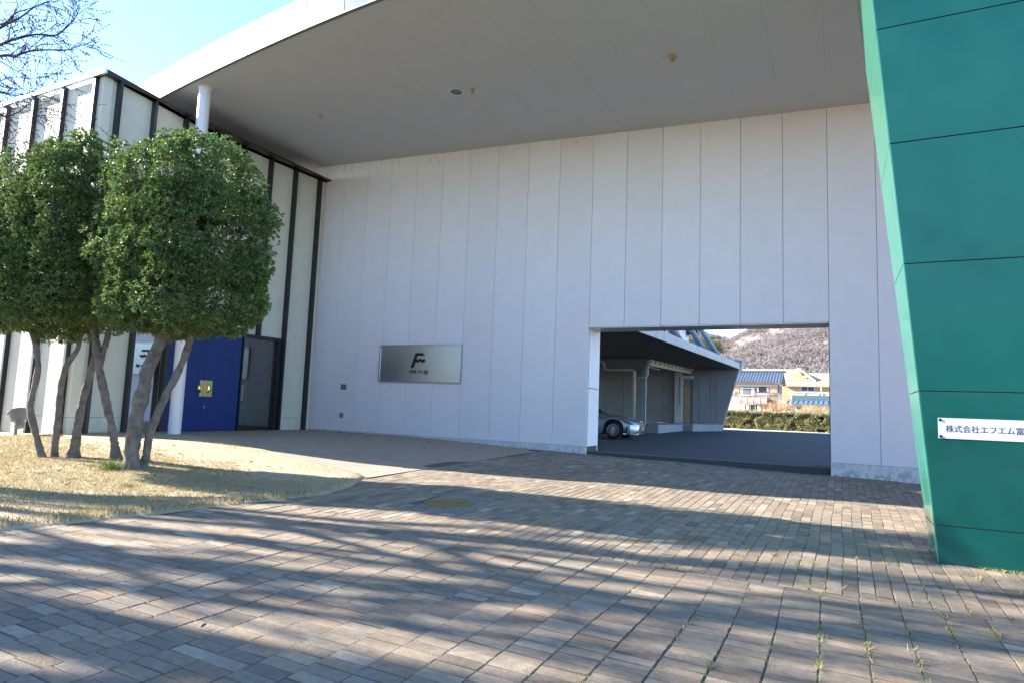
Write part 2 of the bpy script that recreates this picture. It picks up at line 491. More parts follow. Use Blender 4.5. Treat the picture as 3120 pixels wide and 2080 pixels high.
# manhole with its cracked concrete surround
mx, my = MAN; mz = float(ground_z(mx, my))
mh = thing('manhole', (mx, my, mz), 'round rusty manhole cover in a cracked concrete square set in the brick paving', 'manhole cover')
ring = MB()
NP = 48; pts = []
QC = [on_ground(*c_) for c_ in ((1250, 1550), (1389, 1573), (1509, 1521), (1363, 1502))]     # near-left, near-right, far-right, far-left corners
for k in range(NP):
    a = 2 * math.pi * k / NP
    ca, sa = math.cos(a), math.sin(a); q = 1.0 / max(abs(ca), abs(sa))
    pts.append((ca, sa, q))
for k in range(NP):
    if k in (5, 19, 30, 33, 36, 39): gap = .25
    else: gap = 0.0
    k2 = (k + 1) % NP; A, B = pts[k], pts[k2]
    t = gap * .4
    A2 = (A[0] * (1 - t) + B[0] * t, A[1] * (1 - t) + B[1] * t, A[2])
    def P(c, r, dz):
        if r < .4: x, y = mx + c[0] * r, my + c[1] * r
        else:
            u_, v_ = c[0] * r, c[1] * r
            p_ = (QC[0] * (1 - u_) * (1 - v_) + QC[1] * (1 + u_) * (1 - v_) + QC[2] * (1 + u_) * (1 + v_) + QC[3] * (1 - u_) * (1 + v_)) / 4
            x, y = float(p_[0]), float(p_[1])
        return (x, y, float(ground_z(x, y) + sag_z(x, y)) + dz)
    ring.hexa([P(A2, .355, -.05), P(A2, A[2], -.05), P(B, B[2], -.05), P(B, .355, -.05), P(A2, .355, .007), P(A2, A[2], .006), P(B, B[2], .006), P(B, .355, .007)])
ring.build('surround', M_slab, mh)
Mt = Matrix.Translation((mx, my, mz)) @ Matrix(((1, 0, 0, 0), (0, 1, 0, 0), (-.0167, .0207, 1, 0), (0, 0, 0, 1)))
MB().lathe([(.345, -.05), (.345, .010), (.325, .012), (.322, -.01)], Mt, 48).build('rim', M_iron, mh)
cv = MB(); cv.lathe([(0, 0), (.318, 0), (.318, -.04)], Mt, 48)
for i in range(-14, 15):
    for j in range(-14, 15):
        x, y = i * .0215, j * .0215
        if math.hypot(x, y) < .30 and math.hypot(x + .05, y + .12) > .03:
            c = Mt @ Vector((x, y, 0)); h = .007
            cv.hexa([c + Vector((dx * h, dy * h, -.002)) for dx, dy in ((-1, 0), (0, -1), (1, 0), (0, 1))] +
                    [c + Vector((dx * h * .7, dy * h * .7, .006)) for dx, dy in ((-1, 0), (0, -1), (1, 0), (0, 1))])
cv.build('cover', M_iron, mh)

# ------------------------------------------------------------------ the long white wall
WY, WB = 16.453, 17.35
OX0, OX1, OZ = -6.06, -.19, 3.84
JP = .992
wall = thing('panel_wall', (-6, WY, .4), 'tall white panelled wall under the canopy with a wide drive-through opening', 'wall')
xsj = [-16.45, -15.95] + [OX0 - 1.001 * k for k in range(9, -1, -1)] + [OX0 + .9783 * k for k in range(1, 7)] + [OX1 + JP * k for k in range(1, 6)]
gp = .005
pan = MB()
for a, b in zip(xsj[:-1], xsj[1:]):
    inside = a > OX0 - .1 and b < OX1 + .1
    zb = OZ if inside else .642
    tv_ = float(np.clip(rng.normal(1, .014), .96, 1.02)); tn = (.885 * tv_, .835 * tv_, .87 * tv_)
    pan.hexa([(a + gp, WY, zb), (b - gp, WY, zb), (b - gp, WY + .05, zb), (a + gp, WY + .05, zb),
              (a + gp, WY, soffit_z(a)), (b - gp, WY, soffit_z(b)), (b - gp, WY + .05, soffit_z(b)), (a + gp, WY + .05, soffit_z(a))], tn)
pan.build('wall_panel', M_wallp, wall, bevel=.003, tint=True)
bk = MB()
for a, b, z in ((-16.45, OX0 + .0, .3), (OX0, OX1, OZ + .012), (OX1, 4.7, .2)):
    bk.hexa([(a, WY + .052, z), (b, WY + .052, z), (b, WB - .052, z), (a, WB - .052, z),
             (a, WY + .052, soffit_z(a) - .01), (b, WY + .052, soffit_z(b) - .01), (b, WB - .052, soffit_z(b) - .01), (a, WB - .052, soffit_z(a) - .01)])
bk.build('backing', M_joint, wall)
rear = MB()
for a, b, z in ((-16.45, OX0, .3), (OX0, OX1, OZ), (OX1, 4.7, .2)):
    rear.box(a, b, WB - .05, WB, z, 8.7)
rear.build('rear_face', M_wall, wall)
jm = MB()
for z0, z1 in ((.642, 2.195), (2.215, OZ - .002)):
    jm.box(OX0 - .045, OX0 + .006, WY + .062, WB + .012, z0, z1)
jm.build('jamb', M_wall, wall, bevel=.003)
jr = MB(); jr.box(OX1 - .012, OX1 + .05, WY + .01, WB + .012, .642, OZ - .002); jr.build('jamb', M_dark, wall)
lt = MB()
for a, b in ((OX0, -4.1), (-4.085, -2.15), (-2.135, OX1)): lt.box(a, b, WY + .052, WB + .01, OZ - .02, OZ + .01)
lt.build('lintel_lining', M_alu, wall)
pl = MB()
for a, b in ((-16.45, OX0), (OX1, 4.7)):
    n = max(1, int((b - a) / 1.2))
    for k in range(n):
        x0, x1 = a + (b - a) * k / n, a + (b - a) * (k + 1) / n
        pl.hexa([(x0, WY - .012, .1), (x1 - .002, WY - .012, .1), (x1 - .002, WB + .02, .1), (x0, WB + .02, .1),
                 (x0, WY - .012, .634), (x1 - .002, WY - .012, .634), (x1 - .002, WB + .02, .634), (x0, WB + .02, .634)])
pl.build('plinth', M_plinth, wall, bevel=.004)
th = MB(); th.box(OX0 + .01, OX1 - .02, WY + .10, WY + .55, .2, .507); th.build('threshold', mat('worn concrete sill', (.07, .07, .072), .9), wall, bevel=.01)

# small things on the wall
o = MB().box(-14.68, -14.45, WY - .012, WY, 1.98, 2.155).build('wall_plate', M_lampgrey, bevel=.003)
tag(o, 'small square brown blank plate on the white wall left of the steel sign', 'plate')
ob = thing('outlet_box', (-14.57, WY, 1.07), 'small grey covered socket box low on the white wall', 'socket')
MB().box(-14.64, -14.51, WY - .03, WY, 1.07, 1.21).build('cover', M_lampgrey, ob, bevel=.004)
MB().box(-14.62, -14.56, WY - .036, WY - .03, 1.10, 1.19).build('flap', M_steelframe, ob)

# steel sign with the station mark and name
sg = thing('steel_sign', (-11.59, WY, 2.28), 'wide polished steel wall sign with black F mark and FM FUJI lettering', 'sign')
SX0, SX1, SZ0, SZ1, SD = -13.11, -10.06, 2.272, 3.424, .075
MB().box(SX0 + .03, SX1 - .03, WY - SD + .02, WY - .001, SZ0 + .03, SZ1 - .03).build('face', M_steel, sg)
fr = MB()
fr.box(SX0, SX1, WY - SD, WY - .001, SZ1 - .055, SZ1); fr.box(SX0, SX1, WY - SD, WY - .001, SZ0, SZ0 + .055)
fr.box(SX0, SX0 + .05, WY - SD, WY - .001, SZ0 + .055, SZ1 - .055); fr.box(SX1 - .05, SX1, WY - SD, WY - .001, SZ0 + .055, SZ1 - .055)
fr.build('frame', M_steelframe, sg, bevel=.006)
zf = 400 / 2352
yl = WY - SD + .018
lp = [(895, 705), (985, 440), (1113, 440), (1135, 487), (1012, 487), (990, 542), (1026, 562), (1068, 535), (1106, 561), (1139, 545),
      (1153, 580), (1105, 613), (1061, 586), (1019, 612), (979, 590), (937, 705)]
pts = [on_y(1100 + x * zf, 1000 + y * zf, yl) for x, y in lp]
MB().prism([(p[0], yl, p[2]) for p in pts], (0, -.03, 0)).build('emblem', M_black, sg, bevel=.002)
me = text_mesh('FM FUJI', 1.0, .01, 0)
co = np.array([v.co[:] for v in me.vertices]); mn, mxx = co.min(0), co.max(0)
a = on_y(1100 + 876 * zf, 1000 + 818 * zf, yl); b = on_y(1100 + 1196 * zf, 1000 + 748 * zf, yl)
for v in me.vertices:
    u = (v.co.x - mn[0]) / (mxx[0] - mn[0]); t = (v.co.y - mn[1]) / (mxx[1] - mn[1])
    v.co = (a[0] + (b[0] - a[0]) * u, yl - .012 - v.co.z * .6, a[2] + (b[2] - a[2]) * t)
finish('lettering', me, M_black, sg, np.zeros(3))

# ------------------------------------------------------------------ entrance building on the left
EX = [(8.6, -15.54), (10.03, -15.74), (11.05, -15.9), (12.13, -16.0), (13.14, -16.02), (14.16, -16.0), (15.14, -15.93), (16.16, -15.84), (16.45, -15.81)]
def cop_x(y): return float(np.interp(y, [e[0] for e in EX], [e[1] for e in EX]))
ent = thing('entrance_building', (-18, 12, .55), 'cream entrance building ribbed with dark vertical fins, with blue double doors', 'building')
ZT = 9.28
DEP = .19
FY = [9.02, 10.03, 11.05, 12.13, 13.14, 14.16, 15.14, 16.16]
GY0, GY1, GZ = 11.09, 15.10, 3.42          # glazed entrance bay
stu = MB()
ysf = [8.66] + FY + [16.45]
for a, b in zip(ysf[:-1], ysf[1:]):
    z0 = GZ + .10 if (a > GY0 - .1 and b < GY1 + .1) else .3
    xa, xb = cop_x(a) - DEP, cop_x(b) - DEP
    for zz0, zz1 in (((.3, .985), (.993, ZT - .1)) if z0 == .3 else ((z0, ZT - .1),)):
        stu.hexa([(xa - .2, a, zz0), (xa, a, zz0), (xb, b, zz0), (xb - .2, b, zz0), (xa - .2, a, zz1), (xa, a, zz1), (xb, b, zz1), (xb - .2, b, zz1)])
LDEP = .12
LY = 8.55 + LDEP
lf = [-15.97 - 1.335 * k for k in range(0, 12)]
ex = [cop_x(8.6) - DEP - .001] + lf
for a, b in zip(ex[:-1], ex[1:]):
    for zz0, zz1 in ((.2, .985), (.993, ZT - .1)):
        stu.box(b, a, LY, LY + .2, zz0, zz1)
stu.build('wall', M_stucco, ent)
bod = MB(); bod.box(-31, -16.4, 8.96, 10.4, .2, ZT - .12); bod.box(-31, -16.4, 10.4, 16.4, 3.9, ZT - .12); bod.box(-31, -21.4, 10.4, 16.4, .2, 3.9)
bod.build('core', M_stucco, ent)
fm = []
def fin(p):
    p.build('fin', M_dark, ent, bevel=.004)
for y in FY:
    x = cop_x(y); z0 = GZ + .09 if 12 < y < 15 else .57
    fin(MB().hexa([(x - DEP - .02, y - .035, z0), (x - .012, y - .035, z0), (x - .012, y + .035, z0), (x - DEP - .02, y + .035, z0),
                   (x - DEP - .02, y - .035, ZT - .1), (x - .012, y - .035, ZT - .1), (x - .012, y + .035, ZT - .1), (x - DEP - .02, y + .035, ZT - .1)]))
for x in lf:
    m = MB(); m.box(x - .06, x + .035, 8.562, LY + .02, .5, ZT - .1)
    m.prism([(x + .035, 8.562, .5), (x + .20, 8.562, .40), (x - .22, 8.562, .40), (x - .06, 8.562, .5)], (0, LDEP, 0))
    fin(m)
cp = MB()
for (ya, xa), (yb, xb) in zip(EX[:-1], EX[1:]):
    cp.hexa([(xa - .5, ya, ZT - .1), (xa, ya, ZT - .1), (xb, yb, ZT - .1), (xb - .5, yb, ZT - .1), (xa - .5, ya, ZT), (xa, ya, ZT), (xb, yb, ZT), (xb - .5, yb, ZT)])
cp.build('coping', M_dark, ent)
c2 = MB()
for a, b in ((-18.06, -15.5402), (-31, -18.07)): c2.box(a, b, 8.53, 8.598, ZT - .105, ZT + .003)
c2.build('coping', M_alu, ent)
MB().box(-31, -15.7, 9.12, 16.44, ZT - .1, ZT - .06).build('roof', M_dark, ent)
# glazed bay: frames, panes, doors
def gx(y): return cop_x(y) - DEP + .03
frm = MB()
def post(y, wdt, z0=.6, z1=GZ):
    x = gx(y); frm.box(x - .09, x + .05, y - wdt / 2, y + wdt / 2, z0, z1)
DY0, DYM, DY1 = 11.20, 12.40, 13.62
post(11.13, .12); post(13.68, .05)
frm.box(gx(15) - .09, gx(15) + .05, 14.97, 15.10, .6, GZ)
for a, b in ((11.07, 12.13), (12.13, 13.14), (13.14, 14.16), (14.16, 15.10)):
    xa, xb = gx(a), gx(b)
    frm.hexa([(xa - .09, a, GZ), (xa + .06, a, GZ), (xb + .06, b, GZ), (xb - .09, b, GZ), (xa - .09, a, GZ + .1), (xa + .06, a, GZ + .1), (xb + .06, b, GZ + .1), (xb - .09, b, GZ + .1)])
frm.build('entrance_frame', M_dark, ent)
for nm, a, b in (('door', DY0, DYM - .004), ('door', DYM + .004, DY1)):
    xa, xb = gx(a), gx(b)
    d = MB().hexa([(xa - .03, a, .615), (xa + .03, a, .615), (xb + .03, b, .615), (xb - .03, b, .615), (xa - .03, a, GZ - .02), (xa + .03, a, GZ - .02), (xb + .03, b, GZ - .02), (xb - .03, b, GZ - .02)]).build(nm, M_blue, ent, bevel=.004)
    s = -1 if a < 12 else 1
    y0, y1 = (12.11, DYM - .006) if s < 0 else (DYM + .006, 12.69)
    xx = gx(DYM) + .031
    MB().box(xx, xx + .008, y0, y1, 1.585, 2.04).build('push_plate', M_goldplate, d)
    # kidney shaped pull: a fat bent sausage bulging from the plate
    pth = []; rr = []
    for k in range(15):
        t = k / 14; ang = R(75) - t * R(165)
        cy = DYM + s * (.012 + .125 + .0) ; 
        py = DYM + s * (.085 + .075 * math.cos(ang)); pz = 1.81 + .105 * math.sin(ang)
        pth.append((xx + .022, py, pz)); rr.append(max(.012, .064 * math.sin(math.pi * (t * .86 + .10)) ** .55))
    MB().tube(pth, rr, 14).build('door_pull', M_gold, d, smooth=True)
    if s > 0:
        MB().lathe([(0, .012), (.02, .012), (.024, 0)], Matrix.Translation((xx, DYM + .09, 1.28)) @ Matrix.Rotation(R(90), 4, 'Y'), 16).build('lock', M_steelframe, d)
xg = gx(14.3)
MB().add([(gx(13.7) - .02, 13.70, .62), (xg - .015, 14.97, .62), (xg - .015, 14.97, GZ), (gx(13.7) - .02, 13.70, GZ)], [(0, 1, 2, 3)]).build('glass_pane', M_glass, ent)
MB().add([(cop_x(10.03) - DEP + .012, 10.075, .62), (cop_x(11.05) - DEP + .012, 11.0, .62), (cop_x(11.05) - DEP + .012, 11.0, GZ + .2), (cop_x(10.03) - DEP + .012, 10.075, GZ + .2)], [(0, 1, 2, 3)]).build('glass_pane', M_glass, ent)
bb = MB(); bb.box(-21.38, -16.45, 10.41, 16.39, .5, .6); bb.build('lobby_floor', M_lobbyfloor, ent)
bb = MB(); bb.box(-21.38, -21.3, 10.41, 16.39, .6, 3.88); bb.box(-21.3, -16.42, 16.3, 16.39, .6, 3.88); bb.box(-21.3, -16.42, 10.41, 10.5, .6, 3.88); bb.box(-21.3, -16.42, 10.5, 16.3, 3.8, 3.88)
bb.build('lobby_wall', M_lobby, ent)

# things standing in the lobby behind the glass
tb = thing('side_table', (-17.2, 14.2, .6), 'small glass topped side table inside the lobby behind the glass', 'table')
MB().box(-17.5, -16.9, 13.85, 14.55, 1.28, 1.30).build('tabletop', M_steelframe, tb)
MB().tube([(-17.2, 14.2, .6), (-17.2, 14.2, 1.28)], .025, 8).build('pedestal', M_steelframe, tb)
MB().lathe([(0, 0), (.2, 0), (.2, .015), (.03, .03)], Matrix.Translation((-17.2, 14.2, .6)), 20).build('base', M_steelframe, tb)
st = thing('notice_stand', (-17.6, 14.75, .6), 'slim notice stand with a pale board inside the lobby', 'stand')
MB().tube([(-17.6, 14.75, .6), (-17.6, 14.75, 1.5)], .018, 8).build('pole', M_steelframe, st)
MB().box(-17.61, -17.58, 14.45, 15.05, 1.5, 2.0).build('board', M_white, st)

# round column in front of the doors
cz0 = float(ground_z(-14.85, 10.7)) - .02
czt = soffit_z(-14.85)
cl = thing('column', (-14.85, 10.7, cz0), 'slender round white column holding the canopy before the blue doors', 'column')
MB().lathe([(.15, cz0), (.15, czt - .02)], Matrix.Translation((-14.85, 10.7, 0)), 40).build('shaft', M_column, cl, smooth=True)
MB().lathe([(.151, czt - .03), (.19, czt - .03), (.19, czt - .001), (.15, czt - .001)], Matrix.Translation((-14.85, 10.7, 0)), 40).build('collar', M_column, cl)

# ------------------------------------------------------------------ canopy roof
EDGE = [(-21, 11.8), (-19, 11.25), (-16.75, 10.75), (-15.1, 10.4), (-12.6, 9.93), (-11.3, 9.7), (-10.05, 9.5), (-9.4, 9.4), (-7.8, 9.19), (-5, 8.92), (-2, 8.8), (4.5, 8.75)]
def edge_y(x):
    # smooth interpolation through the surveyed edge
    xsE = np.array([e[0] for e in EDGE]); ysE = np.array([e[1] for e in EDGE])
    return float(np.mean([np.interp(x + d, xsE, ysE) for d in (-.8, -.4, 0, .4, .8)]))
can = thing('canopy', (-8, 12, 9), 'broad white canopy roof with a curved metal fascia and grey soffit', 'canopy')
so = MB(); xs = np.arange(-20.4, 4.01, .3)
v = []; f = []
for x in xs:
    e = edge_y(x) + .03
    v += [(x, e, soffit_z(x)), (x, 17.6, soffit_z(x)), (x, 17.6, soffit_z(x) + .7), (x, e, soffit_z(x) + .7)]
for i in range(len(xs) - 1):
    a = i * 4
    f += [(a, a + 4, a + 5, a + 1), (a + 3, a + 2, a + 6, a + 7), (a + 1, a + 5, a + 6, a + 2)]
so.add(v, f)
# faint joints between the soffit boards
m = M_soffit; t = m.node_tree; N = t.nodes; L = t.links
b = N['Principled BSDF']; old = b.inputs['Base Color'].links[0].from_socket
ge = N.new('ShaderNodeNewGeometry'); sx = N.new('ShaderNodeSeparateXYZ'); L.new(ge.outputs['Position'], sx.inputs[0])
def line(sock, period, off, wd):
    ad = N.new('ShaderNodeMath'); ad.operation = 'ADD'; ad.inputs[1].default_value = off; L.new(sock, ad.inputs[0])
    di = N.new('ShaderNodeMath'); di.operation = 'DIVIDE'; di.inputs[1].default_value = period; L.new(ad.outputs[0], di.inputs[0])
    fr_ = N.new('ShaderNodeMath'); fr_.operation = 'FRACT'; L.new(di.outputs[0], fr_.inputs[0])
    lt_ = N.new('ShaderNodeMath'); lt_.operation = 'LESS_THAN'; lt_.inputs[1].default_value = wd / period; L.new(fr_.outputs[0], lt_.inputs[0])
    return lt_.outputs[0]
la = line(sx.outputs['X'], .992, 100 * .992 + .19, .010); lb = line(sx.outputs['Y'], 1.82, 100, .007)
mxm = N.new('ShaderNodeMath'); mxm.operation = 'MAXIMUM'; L.new(la, mxm.inputs[0]); L.new(lb, mxm.inputs[1])
sc_ = N.new('ShaderNodeMath'); sc_.operation = 'MULTIPLY'; sc_.inputs[1].default_value = .28; L.new(mxm.outputs[0], sc_.inputs[0])
mix = N.new('ShaderNodeMix'); mix.data_type = 'RGBA'; L.new(sc_.outputs[0], mix.inputs['Factor']); L.new(old, mix.inputs[6]); mix.inputs[7].default_value = (.2, .19, .18, 1)
L.new(mix.outputs[2], b.inputs['Base Color'])
so.build('soffit', M_soffit, can)
fa = MB(); jn = [-20.1 + 1.25 * k for k in range(0, 20)]
FH = .76
for a, bx in zip(jn[:-1], jn[1:]):
    n = 5; prev = None
    for k in range(n):
        x0 = a + .010 + (bx - a - .020) * k / n; x1 = a + .010 + (bx - a - .020) * (k + 1) / n
        y0, y1 = edge_y(x0), edge_y(x1); z0, z1 = soffit_z(x0), soffit_z(x1)
        fa.hexa([(x0, y0 - .03, z0 + .02), (x1, y1 - .03, z1 + .02), (x1, y1 + .02, z1 + .02), (x0, y0 + .02, z0 + .02),
                 (x0, y0 - .03, z0 + FH), (x1, y1 - .03, z1 + FH), (x1, y1 + .02, z1 + FH), (x0, y0 + .02, z0 + FH)])
fa.build('fascia', M_fascia, can)
fj = MB(); v = []; f = []
xb_ = np.arange(-20.0, 3.6, .25)
for x in xb_:
    e = edge_y(x); v += [(x, e + .021, soffit_z(x) + .03), (x, e + .028, soffit_z(x) + .03), (x, e + .028, soffit_z(x) + FH - .01), (x, e + .021, soffit_z(x) + FH - .01)]
for i in range(len(xb_) - 1):
    for k in range(4): f.append((i * 4 + k, i * 4 + (k + 1) % 4, i * 4 + 4 + (k + 1) % 4, i * 4 + 4 + k))
f += [(0, 1, 2, 3), tuple(len(v) - 4 + k for k in range(4))]
fj.add(v, f)
fj.build('joint_backing', M_joint, can)
tr = MB()
for k in range(80):
    x0 = -20.1 + k * .3; x1 = x0 + .3
    y0, y1 = edge_y(x0), edge_y(x1); z0, z1 = soffit_z(x0), soffit_z(x1)
    tr.hexa([(x0, y0 - .036, z0 - .012), (x1, y1 - .036, z1 - .012), (x1, y1 + .05, z1 - .012), (x0, y0 + .05, z0 - .012),
             (x0, y0 - .036, z0 + .018), (x1, y1 - .036, z1 + .018), (x1, y1 + .05, z1 + .018), (x0, y0 + .05, z0 + .018)])
tr.build('edge_trim', mat('grey edge trim', (.16, .19, .17), .5, metal=.3), can)
# lamp and sprinkler heads in the soffit
tl = Matrix(((1, 0, 0, 0), (0, 1, 0, 0), (-.0475, 0, 1, 0), (0, 0, 0, 1)))
def soff(x, y): return Matrix.Translation((x, y, soffit_z(x))) @ tl
dl = thing('downlight', (-8.46, 12.98, soffit_z(-8.46)), 'large round recessed downlight in the grey soffit', 'ceiling light')
MB().lathe([(.155, -.012), (.185, -.012), (.185, 0)], soff(-8.46, 12.98), 32).build('trim_ring', M_white, dl)
MB().lathe([(.155, -.012), (.15, -.002), (.10, -.003), (0, -.004)], soff(-8.46, 12.98), 32).build('reflector', mat('dark reflector', (.16, .16, .155), .3, metal=.8), dl, smooth=True)
M_rust = mat('yellowed plastic', (.45, .35, .16), .6, noise_amt=.4, noise_scale=30)
for (x, y, r_, lab) in ((-8.0, 13.0, .06, 'small yellowed sprinkler head beside the round downlight'), (-3.07, 13.01, .085, 'larger rusty stained sprinkler head on the right of the soffit'),
                        (-12.98, 13.0, .06, 'small rust stained sprinkler head on the left of the soffit')):
    sp = thing('sprinkler_head', (x, y, soffit_z(x)), lab, 'sprinkler', 'sprinkler heads in the soffit')
    MB().lathe([(r_, 0), (r_, -.025), (r_ * .55, -.04), (r_ * .55, -.07), (0, -.07)], soff(x, y), 20).build('rose', M_rust, sp)
    MB().lathe([(0, -.11), (r_ * .7, -.11), (r_ * .7, -.10), (0, -.10)], soff(x, y), 20).build('deflector', M_rust, sp)

# ------------------------------------------------------------------ green leaning tower
tw = thing('green_tower', (3, 9, .1), 'leaning tower clad in large glossy green enamel panels', 'tower')
TY = 8.22
def ex_(z): return .871 - .0785 * (z - .541)
def rear(z): return 8.93 + .17 * z
zj = [.0, .541, 1.945, 3.348, 4.752, 6.156, 7.56, 8.96, 10.4, 11.8, 13.2]
TR = 6.4
fp = MB(); sp_ = MB(); cr = MB()
for i, (a, bz) in enumerate(zip(zj[:-1], zj[1:])):
    z0 = a + (.005 if i else 0); z1 = bz - .005
    for x0, x1 in ((None, 3.3), (3.312, TR)):
        xa0 = ex_(z0) + .012 if x0 is None else x0; xa1 = ex_(z1) + .012 if x0 is None else x0
        fp.hexa([(xa0, TY, z0), (x1, TY, z0), (x1, TY + .04, z0), (xa0, TY + .04, z0), (xa1, TY, z1), (x1, TY, z1), (x1, TY + .04, z1), (xa1, TY + .04, z1)])
    sp_.hexa([(ex_(z0), TY + .012, z0), (ex_(z0) + .04, TY + .012, z0), (ex_(z0) + .04, rear(z0), z0), (ex_(z0), rear(z0), z0),
              (ex_(z1), TY + .012, z1), (ex_(z1) + .04, TY + .012, z1), (ex_(z1) + .04, rear(z1), z1), (ex_(z1), rear(z1), z1)])
fp.build('front_panel', M_green, tw, bevel=.004)
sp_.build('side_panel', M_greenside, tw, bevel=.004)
z0, z1 = 0, 13.2
cr.hexa([(ex_(z0) + .03, TY + .03, z0), (TR, TY + .03, z0), (TR, rear(z0) - .02, z0), (ex_(z0) + .03, rear(z0) - .02, z0),
         (ex_(z1) + .03, TY + .03, z1), (TR, TY + .03, z1), (TR, rear(z1) - .02, z1), (ex_(z1) + .03, rear(z1) - .02, z1)])
cr.build('core', M_joint, tw)
tm = MB(); tm.bar((ex_(0) + .004, TY + .004, 0), (ex_(13.2) + .004, TY + .004, 13.2), .007, .007); tm.build('corner_trim', M_greenside, tw)
gt = MB()
for z in zj[1:-1]:
    gt.box(ex_(z) + .02, TR, TY + .022, TY + .034, z - .004, z + .004)
gt.build('joint_strip', mat('brown joint sealant', (.20, .17, .155), .6), tw)

# name plate on the tower
np0 = on_y(2857.3, 1271, TY); np1 = on_y(2859.5, 1333, TY)
PZ1, PZ0, PX0 = np0[2], np1[2], (np0[0] + np1[0]) / 2
k_ = 320 / 2352
def tp(x, y): return on_y(2800 + x * k_, 1220 + y * k_, TY - .006)
tR = tp(2345, 740)
PX1 = tR[0] + .14
npl = thing('name_plate', (PX0, TY, PZ0), 'long brushed metal plate with dark Japanese lettering on the green tower', 'name plate')
MB().box(PX0, PX1, TY - .006, TY - .0005, PZ0, PZ1).build('plate', M_plate, npl)
me = text_mesh('株式会社エフエム富', 1.0, .01, .0015)
if len(me.vertices):
    co = np.array([v.co[:] for v in me.vertices]); mn, mxx = co.min(0), co.max(0)
    a = tp(600, 690); b = tp(2345, 580); zlo = tp(600, 693)[2]; zhi = tp(700, 535)[2]
    for v in me.vertices:
        u = (v.co.x - mn[0]) / (mxx[0] - mn[0]); t_ = (v.co.y - mn[1]) / (mxx[1] - mn[1])
        v.co = (a[0] + (b[0] - a[0]) * u, TY - .0065 - v.co.z * .1, zlo + (zhi - zlo) * t_)
    finish('lettering', me, M_navy, npl, np.zeros(3))
for (x, y) in ((475, 422), (491, 791)):
    q = tp(x, y)
    MB().lathe([(0, .008), (.012, .008), (.016, 0)], Matrix.Translation((q[0], TY - .006, q[2])) @ Matrix.Rotation(R(90), 4, 'X'), 16).build('screw', M_black, npl)

#PART2
# ------------------------------------------------------------------ leaves and trees
def leaf_cloud(centers, axes, n_per, L0, W0, colours, spread=1.0, up=.35, r=rng):
    """whorls of pointed leaves round shoot tips; returns vertices, faces, tints"""
    c = np.repeat(centers, n_per, 0); a = np.repeat(axes, n_per, 0)
    n = len(c)
    d = r.normal(0, 1, (n, 3)) * spread + a * .9 + np.array([0, 0, up])
    d /= np.linalg.norm(d, axis=1, keepdims=True) + 1e-9
    s = np.cross(d, r.normal(0, 1, (n, 3))); s /= np.linalg.norm(s, axis=1, keepdims=True) + 1e-9
    nn = np.cross(d, s)
    Ln = L0 * r.uniform(.65, 1.25, (n, 1)); Wn = W0 * r.uniform(.75, 1.2, (n, 1))
    p0 = c + d * .01; tip = c + d * Ln
    mid = c + d * Ln * .48 - nn * Wn * .12
    l = mid + s * Wn * .5 + nn * Wn * .22; q = mid - s * Wn * .5 + nn * Wn * .22
    V = np.stack([p0, l, tip, q, mid], 1)
    F = np.array([(0, 1, 4), (1, 2, 4), (2, 3, 4), (3, 0, 4)])
    F = (F[None] + (np.arange(n) * 5)[:, None, None]).reshape(-1, 3)
    ci = r.integers(0, len(colours), len(centers))
    C = np.repeat(colours[ci], n_per, 0) * r.normal(1.25, .26, (n, 1)).clip(.5, 2.2)
    return V.reshape(-1, 3), F, np.repeat(C[:, None], 5, 1).reshape(-1, 3)

LEAFC = np.array([(.092, .165, .045), (.078, .142, .046), (.115, .190, .046), (.066, .122, .046), (.088, .145, .055), (.160, .215, .052), (.125, .145, .055), (.105, .175, .045)])
def lump(p, k, seed):
    return np.array([noise.noise(Vector((float(x) * k + seed, float(y) * k, float(z) * k))) for x, y, z in p])

def crown_points(ells, n, seed, depth=.34):
    cs = np.array([e[0] for e in ells]); rs = np.array([e[1] for e in ells])
    wts = rs[:, 0] * rs[:, 2]; wts = wts / wts.sum()
    which = rng.choice(len(ells), int(n * 2.4), p=wts)
    u = rng.normal(0, 1, (len(which), 3)); u /= np.linalg.norm(u, axis=1, keepdims=True)
    # clipped, slightly boxy lobes
    e = .72
    us = np.sign(u) * np.abs(u) ** e
    us /= (np.abs(us) ** 3.2).sum(1, keepdims=True) ** (1 / 3.2)
    rad = 1 - depth * rng.random(len(which)) ** 1.7
    p = cs[which] + us * rs[which] * rad[:, None]
    lm = lump(p, 2.3, seed)
    p += u * (lm * .22)[:, None] + np.array([0, 0, 1.0]) * (np.maximum(0, lump(p * np.array([1, 1, 0]), 4.2, seed + 7)) * .22 * np.maximum(0, u[:, 2]))[:, None]
    keep = np.ones(len(p), bool)
    for k in range(len(ells)):
        q = np.linalg.norm((p - cs[k]) / rs[k], axis=1)
        keep &= ~((q < .60) & (which != k))
    lm2 = lump(p, 3.1, seed + 40)
    keep &= (lm2 > -.30) | (rng.random(len(p)) < .25)
    p, u = p[keep][:n], u[keep][:n]
    return p, u

def add_crown(name, ells, n, seed, parent, L0=.064, W0=.027, n_per=8, cols=LEAFC, m=None):
    p, u = crown_points(ells, n, seed)
    V, F, C = leaf_cloud(p, u, n_per, L0, W0, cols, spread=.85)
    o = np_mesh(name, V, F, m or M_leaf, parent, C)
    return p

